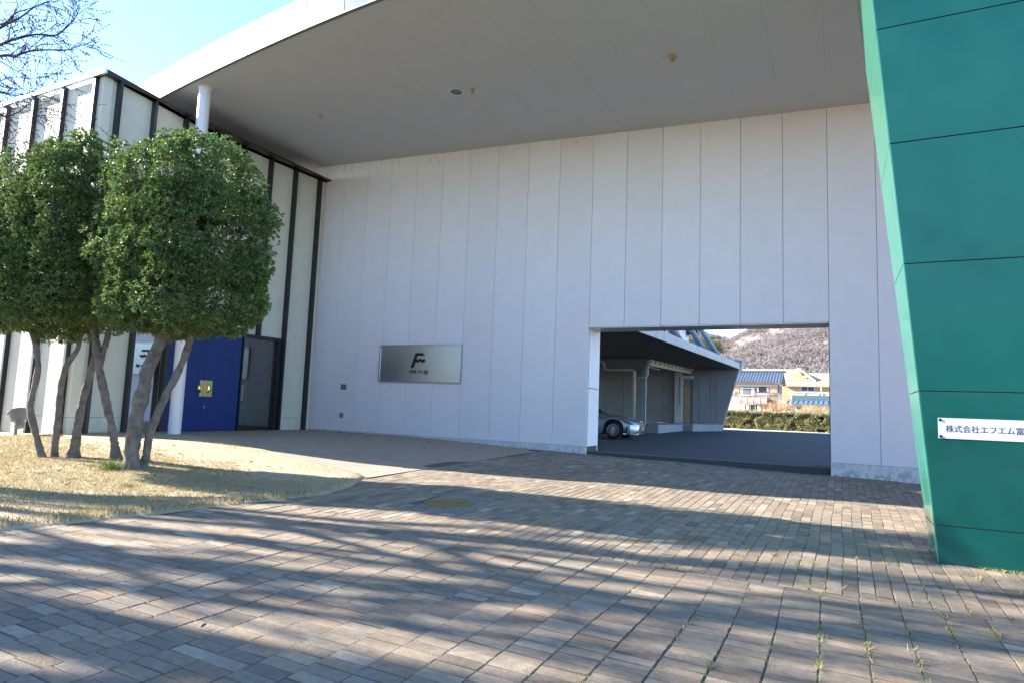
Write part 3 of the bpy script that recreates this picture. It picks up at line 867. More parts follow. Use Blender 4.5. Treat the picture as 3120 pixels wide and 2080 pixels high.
def knotty(path, rad, seed, n=12, parent=None, name='trunk', twist=.18):
    """trunk through the given points with swellings and old pruning knots"""
    P = [Vector(p) for p in path]
    out = []; rr = []
    for i in range(len(P) - 1):
        a, b = P[i], P[i + 1]; m = 9
        pa = P[i - 1] if i else a - (b - a); pb = P[i + 2] if i + 2 < len(P) else b + (b - a)
        for k in range(m):
            t = k / m
            q = .5 * ((2 * a) + (b - pa) * t + (2 * pa - 5 * a + 4 * b - pb) * t * t + (3 * a - pa - 3 * b + pb) * t ** 3)
            out.append(q); rr.append(rad[i] * (1 - t) + rad[i + 1] * t)
    out.append(P[-1]); rr.append(rad[-1])
    mb = MB()
    o0 = 0
    mb.tube(out, rr, n)
    for i, v in enumerate(mb.v):
        j = min(i // n, len(out) - 1); c = out[j]
        d = Vector(v) - c
        s = 1 + .26 * noise.noise(Vector(v) * 3.6 + Vector((seed, 0, 0))) + .20 * noise.noise(Vector(v) * 10 + Vector((0, seed, 0)))
        mb.v[i] = tuple(c + d * s)
    r2 = random.Random(seed)
    for k in range(7):                      # pruning scars
        j = r2.randrange(4, len(out) - 3); a = r2.uniform(0, 6.28)
        d = Vector((math.cos(a), math.sin(a), .15)); r = rr[j]
        c = out[j] + d * r * .80
        Mk = Matrix.Translation(c) @ d.to_track_quat('Z', 'Y').to_matrix().to_4x4()
        mb.lathe([(r * .52, -r * .3), (r * .50, r * .12), (r * .34, r * .26), (r * .20, r * .18), (0, r * .16)], Mk, 9)
    return mb.build(name, M_bark, parent, smooth=True)

# the clipped evergreens in front of the entrance
def gp_(px, py): return on_ground(px, py)
def dep(q): return float((q - EYE) @ fwd)
E_ = {}
def ellip(px, py, Z, rx, ry, rz):
    c = at_depth(px, py, Z); return (c, np.array([rx, ry, rz]))

b5 = gp_(398, 1432); Z5 = dep(b5)
px_m = FPX / Z5
tree3 = thing('evergreen_tree', b5, 'twin-trunked evergreen tree, the largest and rightmost crown, in front of the blue doors', 'tree', 'clipped evergreen trees on the lawn')
def tpath(pts, Z):
    return [at_depth(x, y, z) for (x, y, z) in [(p[0], p[1], Z + (p[2] if len(p) > 2 else 0)) for p in pts]]
knotty(tpath([(400, 1440), (402, 1400), (410, 1335), (418, 1262), (438, 1180), (462, 1100), (500, 1020), (530, 960), (545, 850)], Z5), [.20, .125, .112, .104, .10, .10, .095, .075, .04], 3, 16, tree3)
knotty(tpath([(428, 1438, .12), (445, 1385, .12), (455, 1325, .12), (480, 1260, .12), (515, 1185, .12), (555, 1105, .1), (580, 1030, 0), (600, 940, 0), (620, 820, 0)], Z5), [.10, .064, .06, .064, .058, .055, .05, .04, .025], 5, 12, tree3)
E3 = [ellip(590, 560, Z5, .92, .95, .62), ellip(580, 720, Z5, .98, 1.05, .80), ellip(570, 890, Z5, 1.02, 1.05, .72), ellip(648, 720, Z5 - .1, .78, .95, .90), ellip(628, 880, Z5 - .1, .76, .9, .70),
      ellip(480, 545, Z5 + .25, .46, .7, .46), ellip(455, 900, Z5 + .15, .62, .8, .62), ellip(470, 740, Z5 + .15, .62, .9, .75), ellip(620, 490, Z5, .50, .7, .34)]
add_crown('crown', E3, 17500, 11, tree3)
def limbs(name, start, ells, seed, parent, r0=.035):
    r2 = random.Random(seed); mb = MB()
    for c, r in ells:
        for k in range(7):
            e = Vector(c) + Vector((r2.uniform(-1, 1) * r[0], r2.uniform(-1, 1) * r[1], r2.uniform(-.6, 1) * r[2])) * .8
            s = Vector(start); m1 = s.lerp(e, .5) + Vector((0, 0, .15)) + Vector((r2.uniform(-.1, .1), r2.uniform(-.1, .1), 0))
            mb.tube([s, s.lerp(m1, .6), m1, m1.lerp(e, .6), e], [r0, r0 * .8, r0 * .55, r0 * .35, r0 * .12], 5)
    return mb.build(name, M_bark, parent, smooth=True)
limbs('limb', at_depth(520, 985, Z5), E3[:6], 5, tree3)

b4 = gp_(352, 1402); Z4 = dep(b4)
tree2 = thing('evergreen_tree', b4, 'single-trunked evergreen tree whose trunk leans left, between the other two evergreens', 'tree', 'clipped evergreen trees on the lawn')
knotty(tpath([(356, 1410), (348, 1350), (335, 1280), (322, 1215), (305, 1140), (295, 1075), (288, 1010), (280, 940), (275, 800)], Z4), [.10, .07, .068, .07, .068, .066, .062, .05, .03], 8, 12, tree2)
knotty(tpath([(303, 1115), (315, 1070), (330, 1020), (345, 960)], Z4 + .05), [.06, .055, .05, .03], 9, 10, tree2, 'branch')
E2 = [ellip(245, 560, Z4, .58, .75, .56), ellip(250, 700, Z4, .74, .9, .80), ellip(245, 880, Z4, .82, .9, .66), ellip(300, 480, Z4 + .05, .33, .5, .36), ellip(330, 760, Z4 + .1, .66, .85, .75),
      ellip(165, 620, Z4 + .1, .40, .6, .62), ellip(160, 820, Z4 + .1, .50, .8, .70), ellip(345, 905, Z4 + .15, .60, .8, .58), ellip(205, 500, Z4 + .1, .36, .5, .36)]
add_crown('crown', E2, 14500, 23, tree2)
limbs('limb', at_depth(290, 1000, Z4), E2, 6, tree2)

b3 = gp_(190, 1398); Z3 = dep(b3)
tree1 = thing('evergreen_tree', b3, 'evergreen tree of three thin crooked trunks at the left edge', 'tree', 'clipped evergreen trees on the lawn')
knotty(tpath([(132, 1400), (118, 1355), (104, 1300), (92, 1245), (100, 1200), (112, 1150), (116, 1105), (108, 1050), (90, 990), (70, 900)], Z3), [.07, .055, .05, .052, .05, .052, .05, .05, .04, .03], 12, 11, tree1)
knotty(tpath([(166, 1392, .1), (168, 1340, .1), (176, 1280, .1), (180, 1225, .1), (186, 1170, .1), (205, 1110, .1), (232, 1070, .1), (250, 1020, .1)], Z3), [.07, .058, .055, .055, .052, .048, .04, .03], 14, 10, tree1)
knotty(tpath([(218, 1404, .05), (228, 1365, .05), (235, 1310, .05), (246, 1250, .1), (258, 1195, .15), (275, 1140, .2), (288, 1090, .2), (300, 1040, .2)], Z3), [.17, .078, .066, .064, .062, .06, .052, .04], 16, 12, tree1)
E1 = [ellip(40, 870, Z3 + .1, .85, .9, .75), ellip(70, 720, Z3 + .3, .60, .8, .60), ellip(95, 560, Z3 + .5, .40, .5, .40), ellip(-60, 840, Z3, .8, .9, .95), ellip(110, 930, Z3, .75, .8, .48), ellip(190, 985, Z3 + .1, .45, .5, .28),
      ellip(75, 640, Z3 + .45, .42, .55, .45)]
add_crown('crown', E1, 11500, 37, tree1)
limbs('limb', at_depth(95, 990, Z3), E1, 7, tree1)

# bare winter trees: trunk and limbs, then twigs
def grow(mb, bud, p, d, r, length, lvl, rnd, droop=0.0, seg=5, maxlvl=5, minr=.0035):
    path = [p]; rr = [r]; q = p.copy(); dd = d.copy()
    for k in range(seg):
        dd = (dd + Vector((rnd.gauss(0, .12), rnd.gauss(0, .12), rnd.gauss(.02, .10) - droop))).normalized()
        q = q + dd * length / seg
        path.append(q.copy()); rr.append(max(minr, r * (1 - .55 * (k + 1) / seg)))
    mb.tube(path, rr, 7 if r > .05 else 5 if r > .015 else 3, cap=False)
    if lvl >= maxlvl:
        if bud is not None:
            for k in range(1, seg + 1):
                c = path[k]; s = rnd.uniform(.006, .011)
                bud.add([c + Vector((s, 0, 0)), c + Vector((-s * .5, s, 0)), c + Vector((-s * .5, -s, 0)), c + Vector((0, 0, s * 1.6)), c - Vector((0, 0, s * 1.6))],
                        [(0, 1, 3), (1, 2, 3), (2, 0, 3), (1, 0, 4), (2, 1, 4), (0, 2, 4)])
        return
    nch = 4 if lvl < 2 else 3 if lvl < 3 else 1
    for k in range(nch):
        i = rnd.randint(2, seg); a = rnd.uniform(.35, .85)
        ax = dd.orthogonal().normalized(); ax = Matrix.Rotation(rnd.uniform(0, 6.28), 3, dd) @ ax
        nd = (Matrix.Rotation(a, 3, ax) @ dd).normalized()
        grow(mb, bud, path[i], nd, rr[i] * rnd.uniform(.5, .72), length * rnd.uniform(.55, .8), lvl + 1, rnd, droop * 1.15, seg, maxlvl, minr)
    grow(mb, bud, path[-1], dd, rr[-1] * .9, length * .75, lvl + 1, rnd, droop * 1.15, seg, maxlvl, minr)

# the one whose lower boughs hang into the view at the top left
bx, by = -16.6, 3.0
bt = thing('bare_tree', (bx, by, float(ground_z(bx, by))), 'bare winter tree whose thin budding boughs hang in at the top left', 'tree', 'bare winter trees round the forecourt')
rnd = random.Random(4)
trk = MB(); zb = float(ground_z(bx, by))
top = Vector((bx + .1, by, zb + 4.0))
trk.tube([(bx, by, zb - .2), (bx + .03, by, zb + .4), (bx + .05, by, zb + 2), top, (bx, by + .1, zb + 7), (bx - .2, by, zb + 10.5)], [.34, .26, .22, .21, .14, .05], 14)
trk.build('trunk', M_bark, bt, smooth=True)
tw_ = MB(); bd = MB()
def bough(pts, Zs, r0, seed, dens=2.2, tl=.34):
    r2 = random.Random(seed)
    P = [top + Vector((0, 0, .5 + .6 * r2.random()))] + [Vector(at_depth(x, y, z)) for (x, y), z in zip(pts, Zs)]
    P.insert(1, P[0].lerp(P[1], .5) + Vector((0, 0, .35)))
    # smooth
    Q = []
    for i in range(len(P) - 1):
        a, b = P[i], P[i + 1]; pa = P[i - 1] if i else a; pb = P[i + 2] if i + 2 < len(P) else b
        for k in range(6):
            t = k / 6
            Q.append(.5 * ((2 * a) + (b - pa) * t + (2 * pa - 5 * a + 4 * b - pb) * t * t + (3 * a - pa - 3 * b + pb) * t ** 3))
    Q.append(P[-1])
    n = len(Q); rr = [max(.0035, r0 * (1 - .93 * (i / (n - 1)) ** .8)) for i in range(n)]
    tw_.tube(Q, rr, 6, cap=False)
    for i in range(6, n):
        for k in range(int(dens) + (r2.random() < dens % 1)):
            d = (Q[i] - Q[i - 1]).normalized()
            ax = Matrix.Rotation(r2.uniform(0, 6.28), 3, d) @ d.orthogonal().normalized()
            nd = (Matrix.Rotation(r2.uniform(.3, .8), 3, ax) @ d + Vector((0, 0, -.12))).normalized()
            grow(tw_, bd, Q[i], nd, max(.0035, rr[i] * .5), tl * r2.uniform(.5, 1.1), 3, r2, .05, 5, 5 if r2.random() < .40 else 4, .0024)
bough([(-160, 190), (0, 87), (59, 56), (105, 23), (143, 8), (180, -8)], [9.6, 9.4, 9.3, 9.2, 9.2, 9.1], .030, 1, .7)
bough([(-150, 200), (0, 138), (40, 122), (110, 106), (170, 108), (205, 80), (232, 52), (240, 25)], [9.5, 9.2, 9.2, 9.1, 9.0, 9.0, 9.0, 9.0], .034, 2, .75)
bough([(-150, 210), (0, 172), (45, 172), (85, 158), (140, 153), (200, 154), (235, 142), (255, 130)], [9.5, 9.3, 9.2, 9.2, 9.1, 9.0, 9.0, 9.0], .034, 3, .75)
bough([(-140, 60), (0, 75), (50, 40), (105, 20), (130, -20)], [9.9, 9.8, 9.7, 9.7, 9.7], .03, 4, .6)
bough([(-150, 260), (-20, 250), (40, 236), (90, 240), (140, 236)], [9.7, 9.6, 9.5, 9.5, 9.5], .018, 6, .7)
bough([(-140, 250), (0, 282), (40, 291), (70, 288), (100, 282)], [9.3, 9.2, 9.1, 9.1, 9.0], .024, 7, .9, .45)
bough([(-140, 320), (0, 352), (25, 354), (55, 343), (80, 325), (96, 312)], [9.3, 9.1, 9.1, 9.0, 9.0, 9.0], .024, 8, 1.1, .42)
bough([(-140, 400), (-20, 440), (10, 432), (30, 440)], [9.3, 9.1, 9.1, 9.0], .016, 9, .9, .35)
bough([(-150, 20), (-40, 10), (60, -40), (160, -60)], [9.9, 9.8, 9.7, 9.7], .03, 10, .8)
for k in range(7):
    a = rnd.uniform(1.2, 5.5)
    grow(tw_, None, Vector((bx, by, zb + rnd.uniform(4, 7))), Vector((math.cos(a), math.sin(a), 1.2)).normalized(), .09, 2.4, 1, rnd, 0, 5, 3, .008)
tw_.build('bough', M_twig, bt)
bd.build('bud', M_bud, bt)

# further bare trees stand outside the view to the left and behind; their shadows rake the pavers
def bare(x, y, h, seed, label, n=7, spread=.20):
    r2 = random.Random(seed); z0 = float(ground_z(x, y)) - .1
    t_ = thing('bare_tree', (x, y, z0), label, 'tree', 'bare winter trees round the forecourt')
    mb = MB(); hh = h * .22
    mb.tube([(x, y, z0), (x + .05, y, z0 + .5), (x, y + .05, z0 + hh * .6), (x, y, z0 + hh)], [.40, .30, .28, .27], 12)
    mb.build('trunk', M_bark, t_, smooth=True)
    br = MB()
    def limb(p, d, r, ln, lv):
        path = [p]; rr = [r]; q = p.copy(); dd = d.copy()
        for k in range(6):
            dd = (dd + Vector((r2.gauss(0, .05), r2.gauss(0, .05), .05))).normalized(); q = q + dd * ln / 6
            path.append(q.copy()); rr.append(r * (1 - .7 * (k + 1) / 6))
        br.tube(path, rr, 6, cap=False)
        if lv == 0: return
        for k in range(3):
            i = r2.randint(2, 5); ax = Matrix.Rotation(r2.uniform(0, 6.28), 3, dd) @ dd.orthogonal().normalized()
            limb(path[i], (Matrix.Rotation(r2.uniform(.25, .55), 3, ax) @ dd).normalized(), rr[i] * r2.uniform(.45, .7), ln * r2.uniform(.4, .65), lv - 1)
    for k in range(n):
        a_ = 2 * math.pi * k / n + r2.uniform(-.4, .4); s_ = spread * r2.uniform(.4, 1.6)
        limb(Vector((x, y, z0 + hh * r2.uniform(.8, 1))), Vector((math.cos(a_) * s_, math.sin(a_) * s_, 1)).normalized(), (r2.uniform(.13, .18) if k % 3 == 0 else r2.uniform(.05, .09)), h * r2.uniform(.6, .8), 2)
    br.build('bough', M_bark, t_)
    return t_
bare(-18.0, .2, 14, 21, 'bare winter tree outside the view behind the lawn, its shadow raking the near pavers')
bare(-14.5, -2.6, 13, 33, 'bare winter tree outside the view, nearest to the camera on the left')
bare(-22.5, -1.2, 15, 45, 'tall bare winter tree outside the view, farthest to the left')
bare(-16.5, -1.1, 13, 57, 'bare winter tree outside the view, between the two nearest the camera')
bare(-20.5, 1.4, 13, 63, 'bare winter tree outside the view, standing beside the entrance lawn')
bare(-19.5, -3.2, 15, 71, 'bare winter tree outside the view, standing behind the camera line')

# unseen row of trees, added to darken reflections in glass, steel and enamel
n = 9000
tx_ = rng.uniform(-45, 45, n); hh_ = 6.0 + 1.5 * np.sin(tx_ * .37) + 1.5 * np.sin(tx_ * .91 + 1)
P_ = np.stack([tx_, -27 + rng.normal(0, 1.6, n), rng.random(n) ** .8 * hh_], -1)
V, F, C = leaf_cloud(P_, np.tile(np.array([[0, 1.0, .3]]), (n, 1)), 5, .75, .42, LEAFC * .8, 1.0, .2)
tag(np_mesh('reflection_trees', V, F, M_leaf, tint=C), 'unseen row of dark evergreen trees added behind the viewpoint for reflections', 'woodland', kind='stuff')

# ------------------------------------------------------------------ lawn: straw grass, tufts, leaves
def blades(n, xs, ys, h, wd, cols, zoff=.02, r=rng, shade=None):
    a = r.uniform(0, 2 * np.pi, n); ln = r.normal(0, .6, (n, 2))
    hh = h * r.uniform(.5, 1.3, n)
    z = ground_z(xs, ys) + zoff
    p0 = np.stack([xs - np.cos(a) * wd / 2, ys - np.sin(a) * wd / 2, z], -1)
    p1 = np.stack([xs + np.cos(a) * wd / 2, ys + np.sin(a) * wd / 2, z], -1)
    p2 = np.stack([xs + ln[:, 0] * hh, ys + ln[:, 1] * hh, z + hh], -1)
    V = np.stack([p0, p1, p2], 1).reshape(-1, 3)
    F = np.arange(3 * n).reshape(-1, 3)
    C = cols[r.integers(0, len(cols), n)] * r.normal(1, .18, (n, 1)).clip(.4, 1.6)
    if shade is not None: C = C * shade[:, None]
    return V, F, np.repeat(C, 3, 0)
n = 260000
gx_ = rng.uniform(-17, -6.5, n); gy_ = rng.uniform(1.5, 10.5, n)
ok = (gx_ < lawn_edge_x(gy_) + rng.normal(.02, .05, n)) & (gy_ < terrace_edge_y(gx_) - .05)
patch = np.array([noise.noise(Vector((x * .9, y * .9, 3))) + .5 * noise.noise(Vector((x * 2.7, y * 2.7, 9))) for x, y in zip(gx_, gy_)])
bare_zone = sstep(7.0, 8.6, gy_ + .06 * (gx_ + 10))          # worn to dirt beyond the trees
ok &= rng.random(n) < np.clip(.85 + patch * .9 - .95 * bare_zone, .04, 1)
ok &= ~((gy_ < 6) & (gx_ < -13.5))
gx_, gy_, patch = gx_[ok], gy_[ok], patch[ok]
edge = lawn_edge_x(gy_) - gx_
STRAW = np.array([(.46, .375, .20), (.39, .32, .165), (.52, .43, .245), (.34, .285, .145), (.43, .365, .21), (.31, .275, .125), (.27, .23, .13)])
V, F, C = blades(len(gx_), gx_, gy_, .042, .011, STRAW, shade=np.clip(.95 + .35 * patch, .55, 1.2))
V[2::3, 2] += np.where(edge < .25, .03, 0)
tag(np_mesh('dry_grass', V, F, M_straw, tint=C), 'pale dry winter grass covering the lawn mound under the evergreens', 'grass', kind='stuff')

GREEN = np.array([(.085, .16, .03), (.065, .13, .03), (.12, .19, .045), (.20, .21, .07)])
def tuft(px, py, n, rad, h, label, wd=.012):
    q = on_ground(px, py)
    xs_ = q[0] + rng.normal(0, rad, n); ys_ = q[1] + rng.normal(0, rad * .7, n)
    V, F, C = blades(n, xs_, ys_, h, wd, GREEN)
    return tag(np_mesh('grass_tuft', V, F, M_greengrass, tint=C), label, 'grass tuft', 'green grass tufts on the dry lawn')
tuft(338, 1434, 300, .10, .16, 'tall green grass tuft at the foot of the twin-trunked evergreen')
tuft(388, 1488, 130, .07, .06, 'small bright green tuft alone on the sunny dry grass', .008)
tuft(40, 1398, 120, .22, .05, 'low green tuft spread at the far left of the lawn', .008)
tuft(278, 1424, 70, .07, .07, 'small green tuft just left of the tall one', .008)
tuft(210, 1578, 60, .06, .04, 'tiny green tuft at the lawn edge near the left corner', .008)
tuft(515, 1420, 60, .10, .05, 'small low green tuft right of the twin trunks', .008)

# fallen leaves
def leaf_obj(m):
    v = [(-.045, 0, .004), (-.01, .02, .012), (.03, .012, .007), (.05, 0, .02), (.03, -.014, .006), (-.01, -.02, .014), (0, 0, .004)]
    f = [(0, 1, 6), (1, 2, 6), (2, 3, 6), (3, 4, 6), (4, 5, 6), (5, 0, 6)]
    return MB().add(v, f).build('fallen_leaf', m)
M_deadleaf = mat('dry brown leaf', (.20, .085, .035), .7)
M_darkleaf = mat('dark dry leaf', (.05, .035, .028), .8)
def scatter(proto, pts, label, group, s0=.7, s1=1.2):
    r2 = random.Random(len(pts))
    for i, (x, y) in enumerate(pts):
        o = proto if i == 0 else proto.copy()
        if i: col.objects.link(o)
        lawn = x < lawn_edge_x(y) and y < terrace_edge_y(x)
        o.location = (x, y, float(ground_z(x, y)) + (.055 if lawn else .015))
        o.rotation_euler = (r2.uniform(-.4, .4), r2.uniform(-.4, .4), r2.uniform(0, 6.28)); o.scale = (r2.uniform(s0, s1),) * 3
        tag(o, label, 'leaf', group)
r2 = random.Random(77)
pts = []
while len(pts) < 42:
    x, y = r2.uniform(-14, -8), r2.uniform(5.2, 8.6)
    if x < lawn_edge_x(y) - .2: pts.append((x, y))
scatter(leaf_obj(M_deadleaf), pts, 'brown dead leaf lying on the dry lawn', 'brown leaves on the lawn')
pts = []
for k in range(46):
    x = -15.6 + abs(r2.gauss(0, 1)) * 2.6; y = 16.3 - abs(r2.gauss(0, 1)) * .55
    if x < -7.4: pts.append((x, y))
scatter(leaf_obj(M_darkleaf), pts, 'small dark dead leaf on the terrace along the foot of the white wall', 'dark leaves along the wall')
q = on_ground(620, 1912)
scatter(leaf_obj(M_deadleaf), [(q[0], q[1])], 'single reddish brown leaf lying on the near pavers', None, .6, .7)

# weeds in the joints near the tower
wx, wy = [], []
for k in range(900):
    x = -1.6 + r2.random() * 4.2; y = 3.0 + r2.random() * 5.0
    if r2.random() > .25 + .75 * sstep(-1.6, .6, x): continue
    if y < 6.28: jx = -9.2 + round((x + 9.2) / .283) * .283
    else: jx = -7.6 + round((x + 7.6) / .127) * .127
    jx += .010 * math.sin(y * 1.7 + jx * .8) + .009 * math.sin(y * .6 - jx * 1.1)
    if noise.noise(Vector((jx * 2.1, y * 1.4, 2))) < -.02: continue
    if y > 8.15 and jx > .8: continue
    for j in range(r2.randint(4, 14)): wx.append(jx + r2.gauss(0, .012)); wy.append(y + r2.gauss(0, .03))
for k in range(120):                          # a thicker fringe at the tower's foot
    x = .95 + abs(r2.gauss(0, 1)) * .9 + .3
    for j in range(8): wx.append(x + r2.gauss(0, .02)); wy.append(8.2 - abs(r2.gauss(0, .025)))
WEED = np.array([(.20, .25, .06), (.15, .20, .05), (.38, .34, .17), (.28, .30, .10), (.45, .39, .22)])
V, F, C = blades(len(wx), np.array(wx), np.array(wy), .032, .008, WEED, .0)
tag(np_mesh('weeds', V, F, M_greengrass, tint=C), 'small weeds and moss in the paver joints at the tower foot', 'weeds', kind='stuff')

# floodlight on the lawn aimed up at the ribbed wall
fq = on_ground(46, 1328)
fl = thing('floodlight', fq, 'grey drum shaped garden floodlight on a short stake at the left edge', 'floodlight')
fx, fy, fz = fq
MB().tube([(fx, fy, fz - .05), (fx, fy, fz + .16), (fx + .03, fy, fz + .24)], .035, 10).build('stake', M_lampgrey, fl)
axd = Vector((-.50, .10, .86)).normalized()
Ml = Matrix.Translation((fx + .13, fy, fz + .26)) @ axd.to_track_quat('Z', 'Y').to_matrix().to_4x4()
MB().lathe([(0, -.05), (.09, -.05), (.105, -.02), (.105, .12), (.15, .15)], Ml, 28).build('housing', M_lampgrey, fl)
MB().lathe([(.15, .14), (.17, .19), (.205, .30), (.215, .31), (.215, .34), (.20, .345), (.19, .335)], Ml, 32).build('shade', M_lampgrey, fl)
MB().lathe([(.19, .335), (0, .33)], Ml, 32).build('lens', M_glass, fl)

# ------------------------------------------------------------------ the yard behind the wall
yv = []; yf = []
ysy = np.linspace(WY + .5, 47.0, 24); xsy = np.linspace(-34, 14, 24)
for y in ysy:
    for x in xsy: yv.append((x, y, yard_z(y)))
for j in range(23):
    for i in range(23):
        a = j * 24 + i; yf.append((a, a + 1, a + 25, a + 24))
tag(np_mesh('yard_asphalt', yv, yf, M_asphalt, smooth=True), kind='structure')
k_ = MB(); k_.hexa([(-34, 46.3, .3), (14, 45.6, .3), (14, 47.4, .3), (-34, 47.4, .3), (-34, 46.3, yard_z(46.3) + .03), (14, 45.6, yard_z(45.6) + .03), (14, 47.4, .75), (-34, 47.4, .75)])
tag(k_.build('kerb_strip', M_kerb), kind='structure')
fgv = MB(); fgv.add([(-60, 47.3, .62), (40, 47.3, .62), (40, 140, 1.2), (-60, 140, 1.2)], [(0, 1, 2, 3)])
tag(fgv.build('field', M_soil), kind='structure')
ln = MB()
for (x, y, l) in ((-7.75, 22.3, .35), (-6.7, 35.5, .5)):
    ln.add([(x, y, yard_z(y) + .004), (x + l, y - .03, yard_z(y) + .004), (x + l, y + .08, yard_z(y + .08) + .004), (x, y + .1, yard_z(y + .1) + .004)], [(0, 1, 2, 3)])
tag(ln.build('yard_markings', M_white), kind='structure')

annex = thing('concrete_annex', (-12, 34, .55), 'grey concrete annex with deep overhanging slab, slanted end wall and loading bay', 'building')
def yz(p): return yard_z(p)
# slab: edge line from (-6.03,20) to (-5.5,42)
def ex2(y): return -6.03 + (y - 20) * .0241
def ez(y): return 4.28 + (y - 20) * .0105
s = MB()
s.hexa([(-30, 19, ez(19)), (ex2(19), 19, ez(19)), (ex2(42.3), 42.3, ez(42.3)), (-30, 42.3, ez(42.3)),
        (-30, 19, ez(19) + .06), (ex2(19), 19, ez(19) + .06), (ex2(42.3), 42.3, ez(42.3) + .06), (-30, 42.3, ez(42.3) + .06)])
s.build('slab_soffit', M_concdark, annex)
s = MB()
s.hexa([(ex2(19) - .3, 19, ez(19) + .062), (ex2(19) + .02, 19, ez(19) - .01), (ex2(42.3) + .02, 42.3, ez(42.3) - .01), (ex2(42.3) - .3, 42.3, ez(42.3) + .062),
        (ex2(19) - .3, 19, ez(19) + .36), (ex2(19) + .02, 19, ez(19) + .36), (ex2(42.3) + .02, 42.3, ez(42.3) + .36), (ex2(42.3) - .3, 42.3, ez(42.3) + .36)])
s.build('slab_edge', M_concpale, annex, bevel=.01)
MB().box(-30, ex2(30) - .45, 19, 42.2, 4.62, 4.75).build('upper_floor', M_conc, annex)
# walls under the slab
wl = MB()
YB = 42.0
z0 = 1.03
def wpan(x0, x1, zt=4.5, y=YB, zb=None): wl.box(x0 + .01, x1 - .01, y, y + .3, zb or z0, zt)
xs_ = [-19, -17.4, -15.8, -14.2, -12.9, -11.4, -10.3, -9.42]
for a, b_ in zip(xs_[:-1], xs_[1:]): wpan(a, b_)
wl.build('rear_wall', M_conc, annex, bevel=.006)
wl = MB()
def tilt_x(z): return -6.50 + (z - 1.05) * .285
edges = [-8.35, -7.95, -7.25, -6.9]
for k in range(4):
    a = edges[k] + .008
    if k < 3: wl.box(a, edges[k + 1] - .008, YB - .1, YB + .4, z0, 4.5)
    else: wl.hexa([(a, YB - .1, z0), (tilt_x(z0), YB - .1, z0), (tilt_x(z0), YB + .4, z0), (a, YB + .4, z0),
                   (a, YB - .1, 4.5), (tilt_x(4.5), YB - .1, 4.5), (tilt_x(4.5), YB + .4, 4.5), (a, YB + .4, 4.5)])
wl.build('slanted_wall', M_conc, annex, bevel=.006)
MB().hexa([(-6.25, YB - .1, 4.5), (-5.45, YB - .1, 4.5), (-5.45, YB + 1, 4.5), (-6.25, YB + 1, 4.5), (-6.9, YB - .1, 5.06), (-5.33, YB - .1, 5.06), (-5.33, YB + 1, 5.06), (-6.9, YB + 1, 5.06)]).build('parapet', M_brace, annex)
MB().box(-9.42, -8.95, YB - .35, YB + .2, .9, 4.45).build('pilaster', M_concpale, annex, bevel=.01)
MB().box(-8.95, -8.36, YB - .02, YB + .3, z0, 4.45).build('recess_wall', M_conc, annex)
M_door = mat('tan steel door', (.40, .29, .17), .5, noise_amt=.1)
dd = MB().box(-8.90, -8.52, YB - .06, YB - .02, 1.06, 3.38).build('door', M_door, annex, bevel=.004)
MB().box(-8.60, -8.56, YB - .10, YB - .06, 2.05, 2.2).build('handle', M_steelframe, dd)
MB().box(-9.0, -8.30, YB - .35, YB - .02, 3.85, 4.05).build('awning', M_concpale, annex, bevel=.01)
# beams, post, pipes
bm_ = MB(); bm_.hexa([(-8.98, 33.4, 4.08), (-8.86, 33.4, 4.08), (-8.40, YB, 4.16), (-8.52, YB, 4.16), (-8.98, 33.4, 4.40), (-8.86, 33.4, 4.40), (-8.40, YB, 4.48), (-8.52, YB, 4.48)])
bm_.build('side_beam', M_pipe, annex)
ls = MB()
for k in range(11):
    t = (k + .5) / 11; y = 33.4 + (YB - 33.4) * t; x = -8.855 + .46 * t
    ls.box(x, x + .03, y - .28, y + .28, 4.22 + .08 * t, 4.40 + .08 * t)
ls.build('louvre', M_concpale, annex)
bm_ = MB()
for a, b_ in ((-13.5, -11.0), (-10.98, -8.99)): bm_.box(a, b_, 33.3, 33.5, 4.08, 4.40)
bm_.build('front_beam', M_conc, annex)
MB().box(-13.5, -9.0, 33.42, 36, 4.0, 4.06).build('inner_ceiling', M_conc, annex)
MB().box(-9.28, -9.12, 33.6, 33.76, yz(33.6), 4.08).build('post', M_brace, annex, bevel=.005)
pp = MB()
pp.tube([(-9.62, 33.2, yz(33)), (-9.62, 33.2, 3.55), (-9.62, 33.2, 3.72), (-9.70, 33.2, 3.80), (-9.85, 33.2, 3.82), (-11.1, 33.2, 3.82), (-11.25, 33.2, 3.86), (-11.3, 33.2, 4.0), (-11.3, 33.2, 4.2), (-11.45, 33.2, 4.26), (-13, 33.2, 4.32)], .075, 12)
pp.tube([(-9.62, 33.2, 3.38), (-9.1, 33.2, 3.42), (-8.98, 33.2, 3.46), (-8.93, 33.2, 3.58), (-8.93, 33.2, 4.3)], .06, 12)
for z in (1.25, 3.3, 3.5): pp.lathe([(.085, z), (.085, z + .06)], Matrix.Translation((-9.62, 33.2, 0)), 12)
pp.build('drain_pipe', M_pipe, annex, smooth=True)
pr = MB(); pr.tube([(-9.10, YB - .38, 3.95), (-9.12, YB - .39, 3.4), (-9.11, YB - .39, 2.2)], .025, 6); pr.build('cable', M_black, annex)
# loading steps
MB().box(-14, -8.12, 32.4, 38.2, .5, 1.02).build('step', M_conc, annex, bevel=.02)
MB().hexa([(-9.2, 38.2, .5), (-7.55, 38.2, .5), (-6.42, YB - .1, .5), (-9.2, YB - .1, .5), (-9.2, 38.2, 1.05), (-7.55, 38.2, 1.05), (-6.42, YB - .1, 1.05), (-9.2, YB - .1, 1.05)]).build('step', M_conc, annex, bevel=.02)
MB().box(-19, -9, 38.2, YB, .5, 1.0).build('step', M_conc, annex)
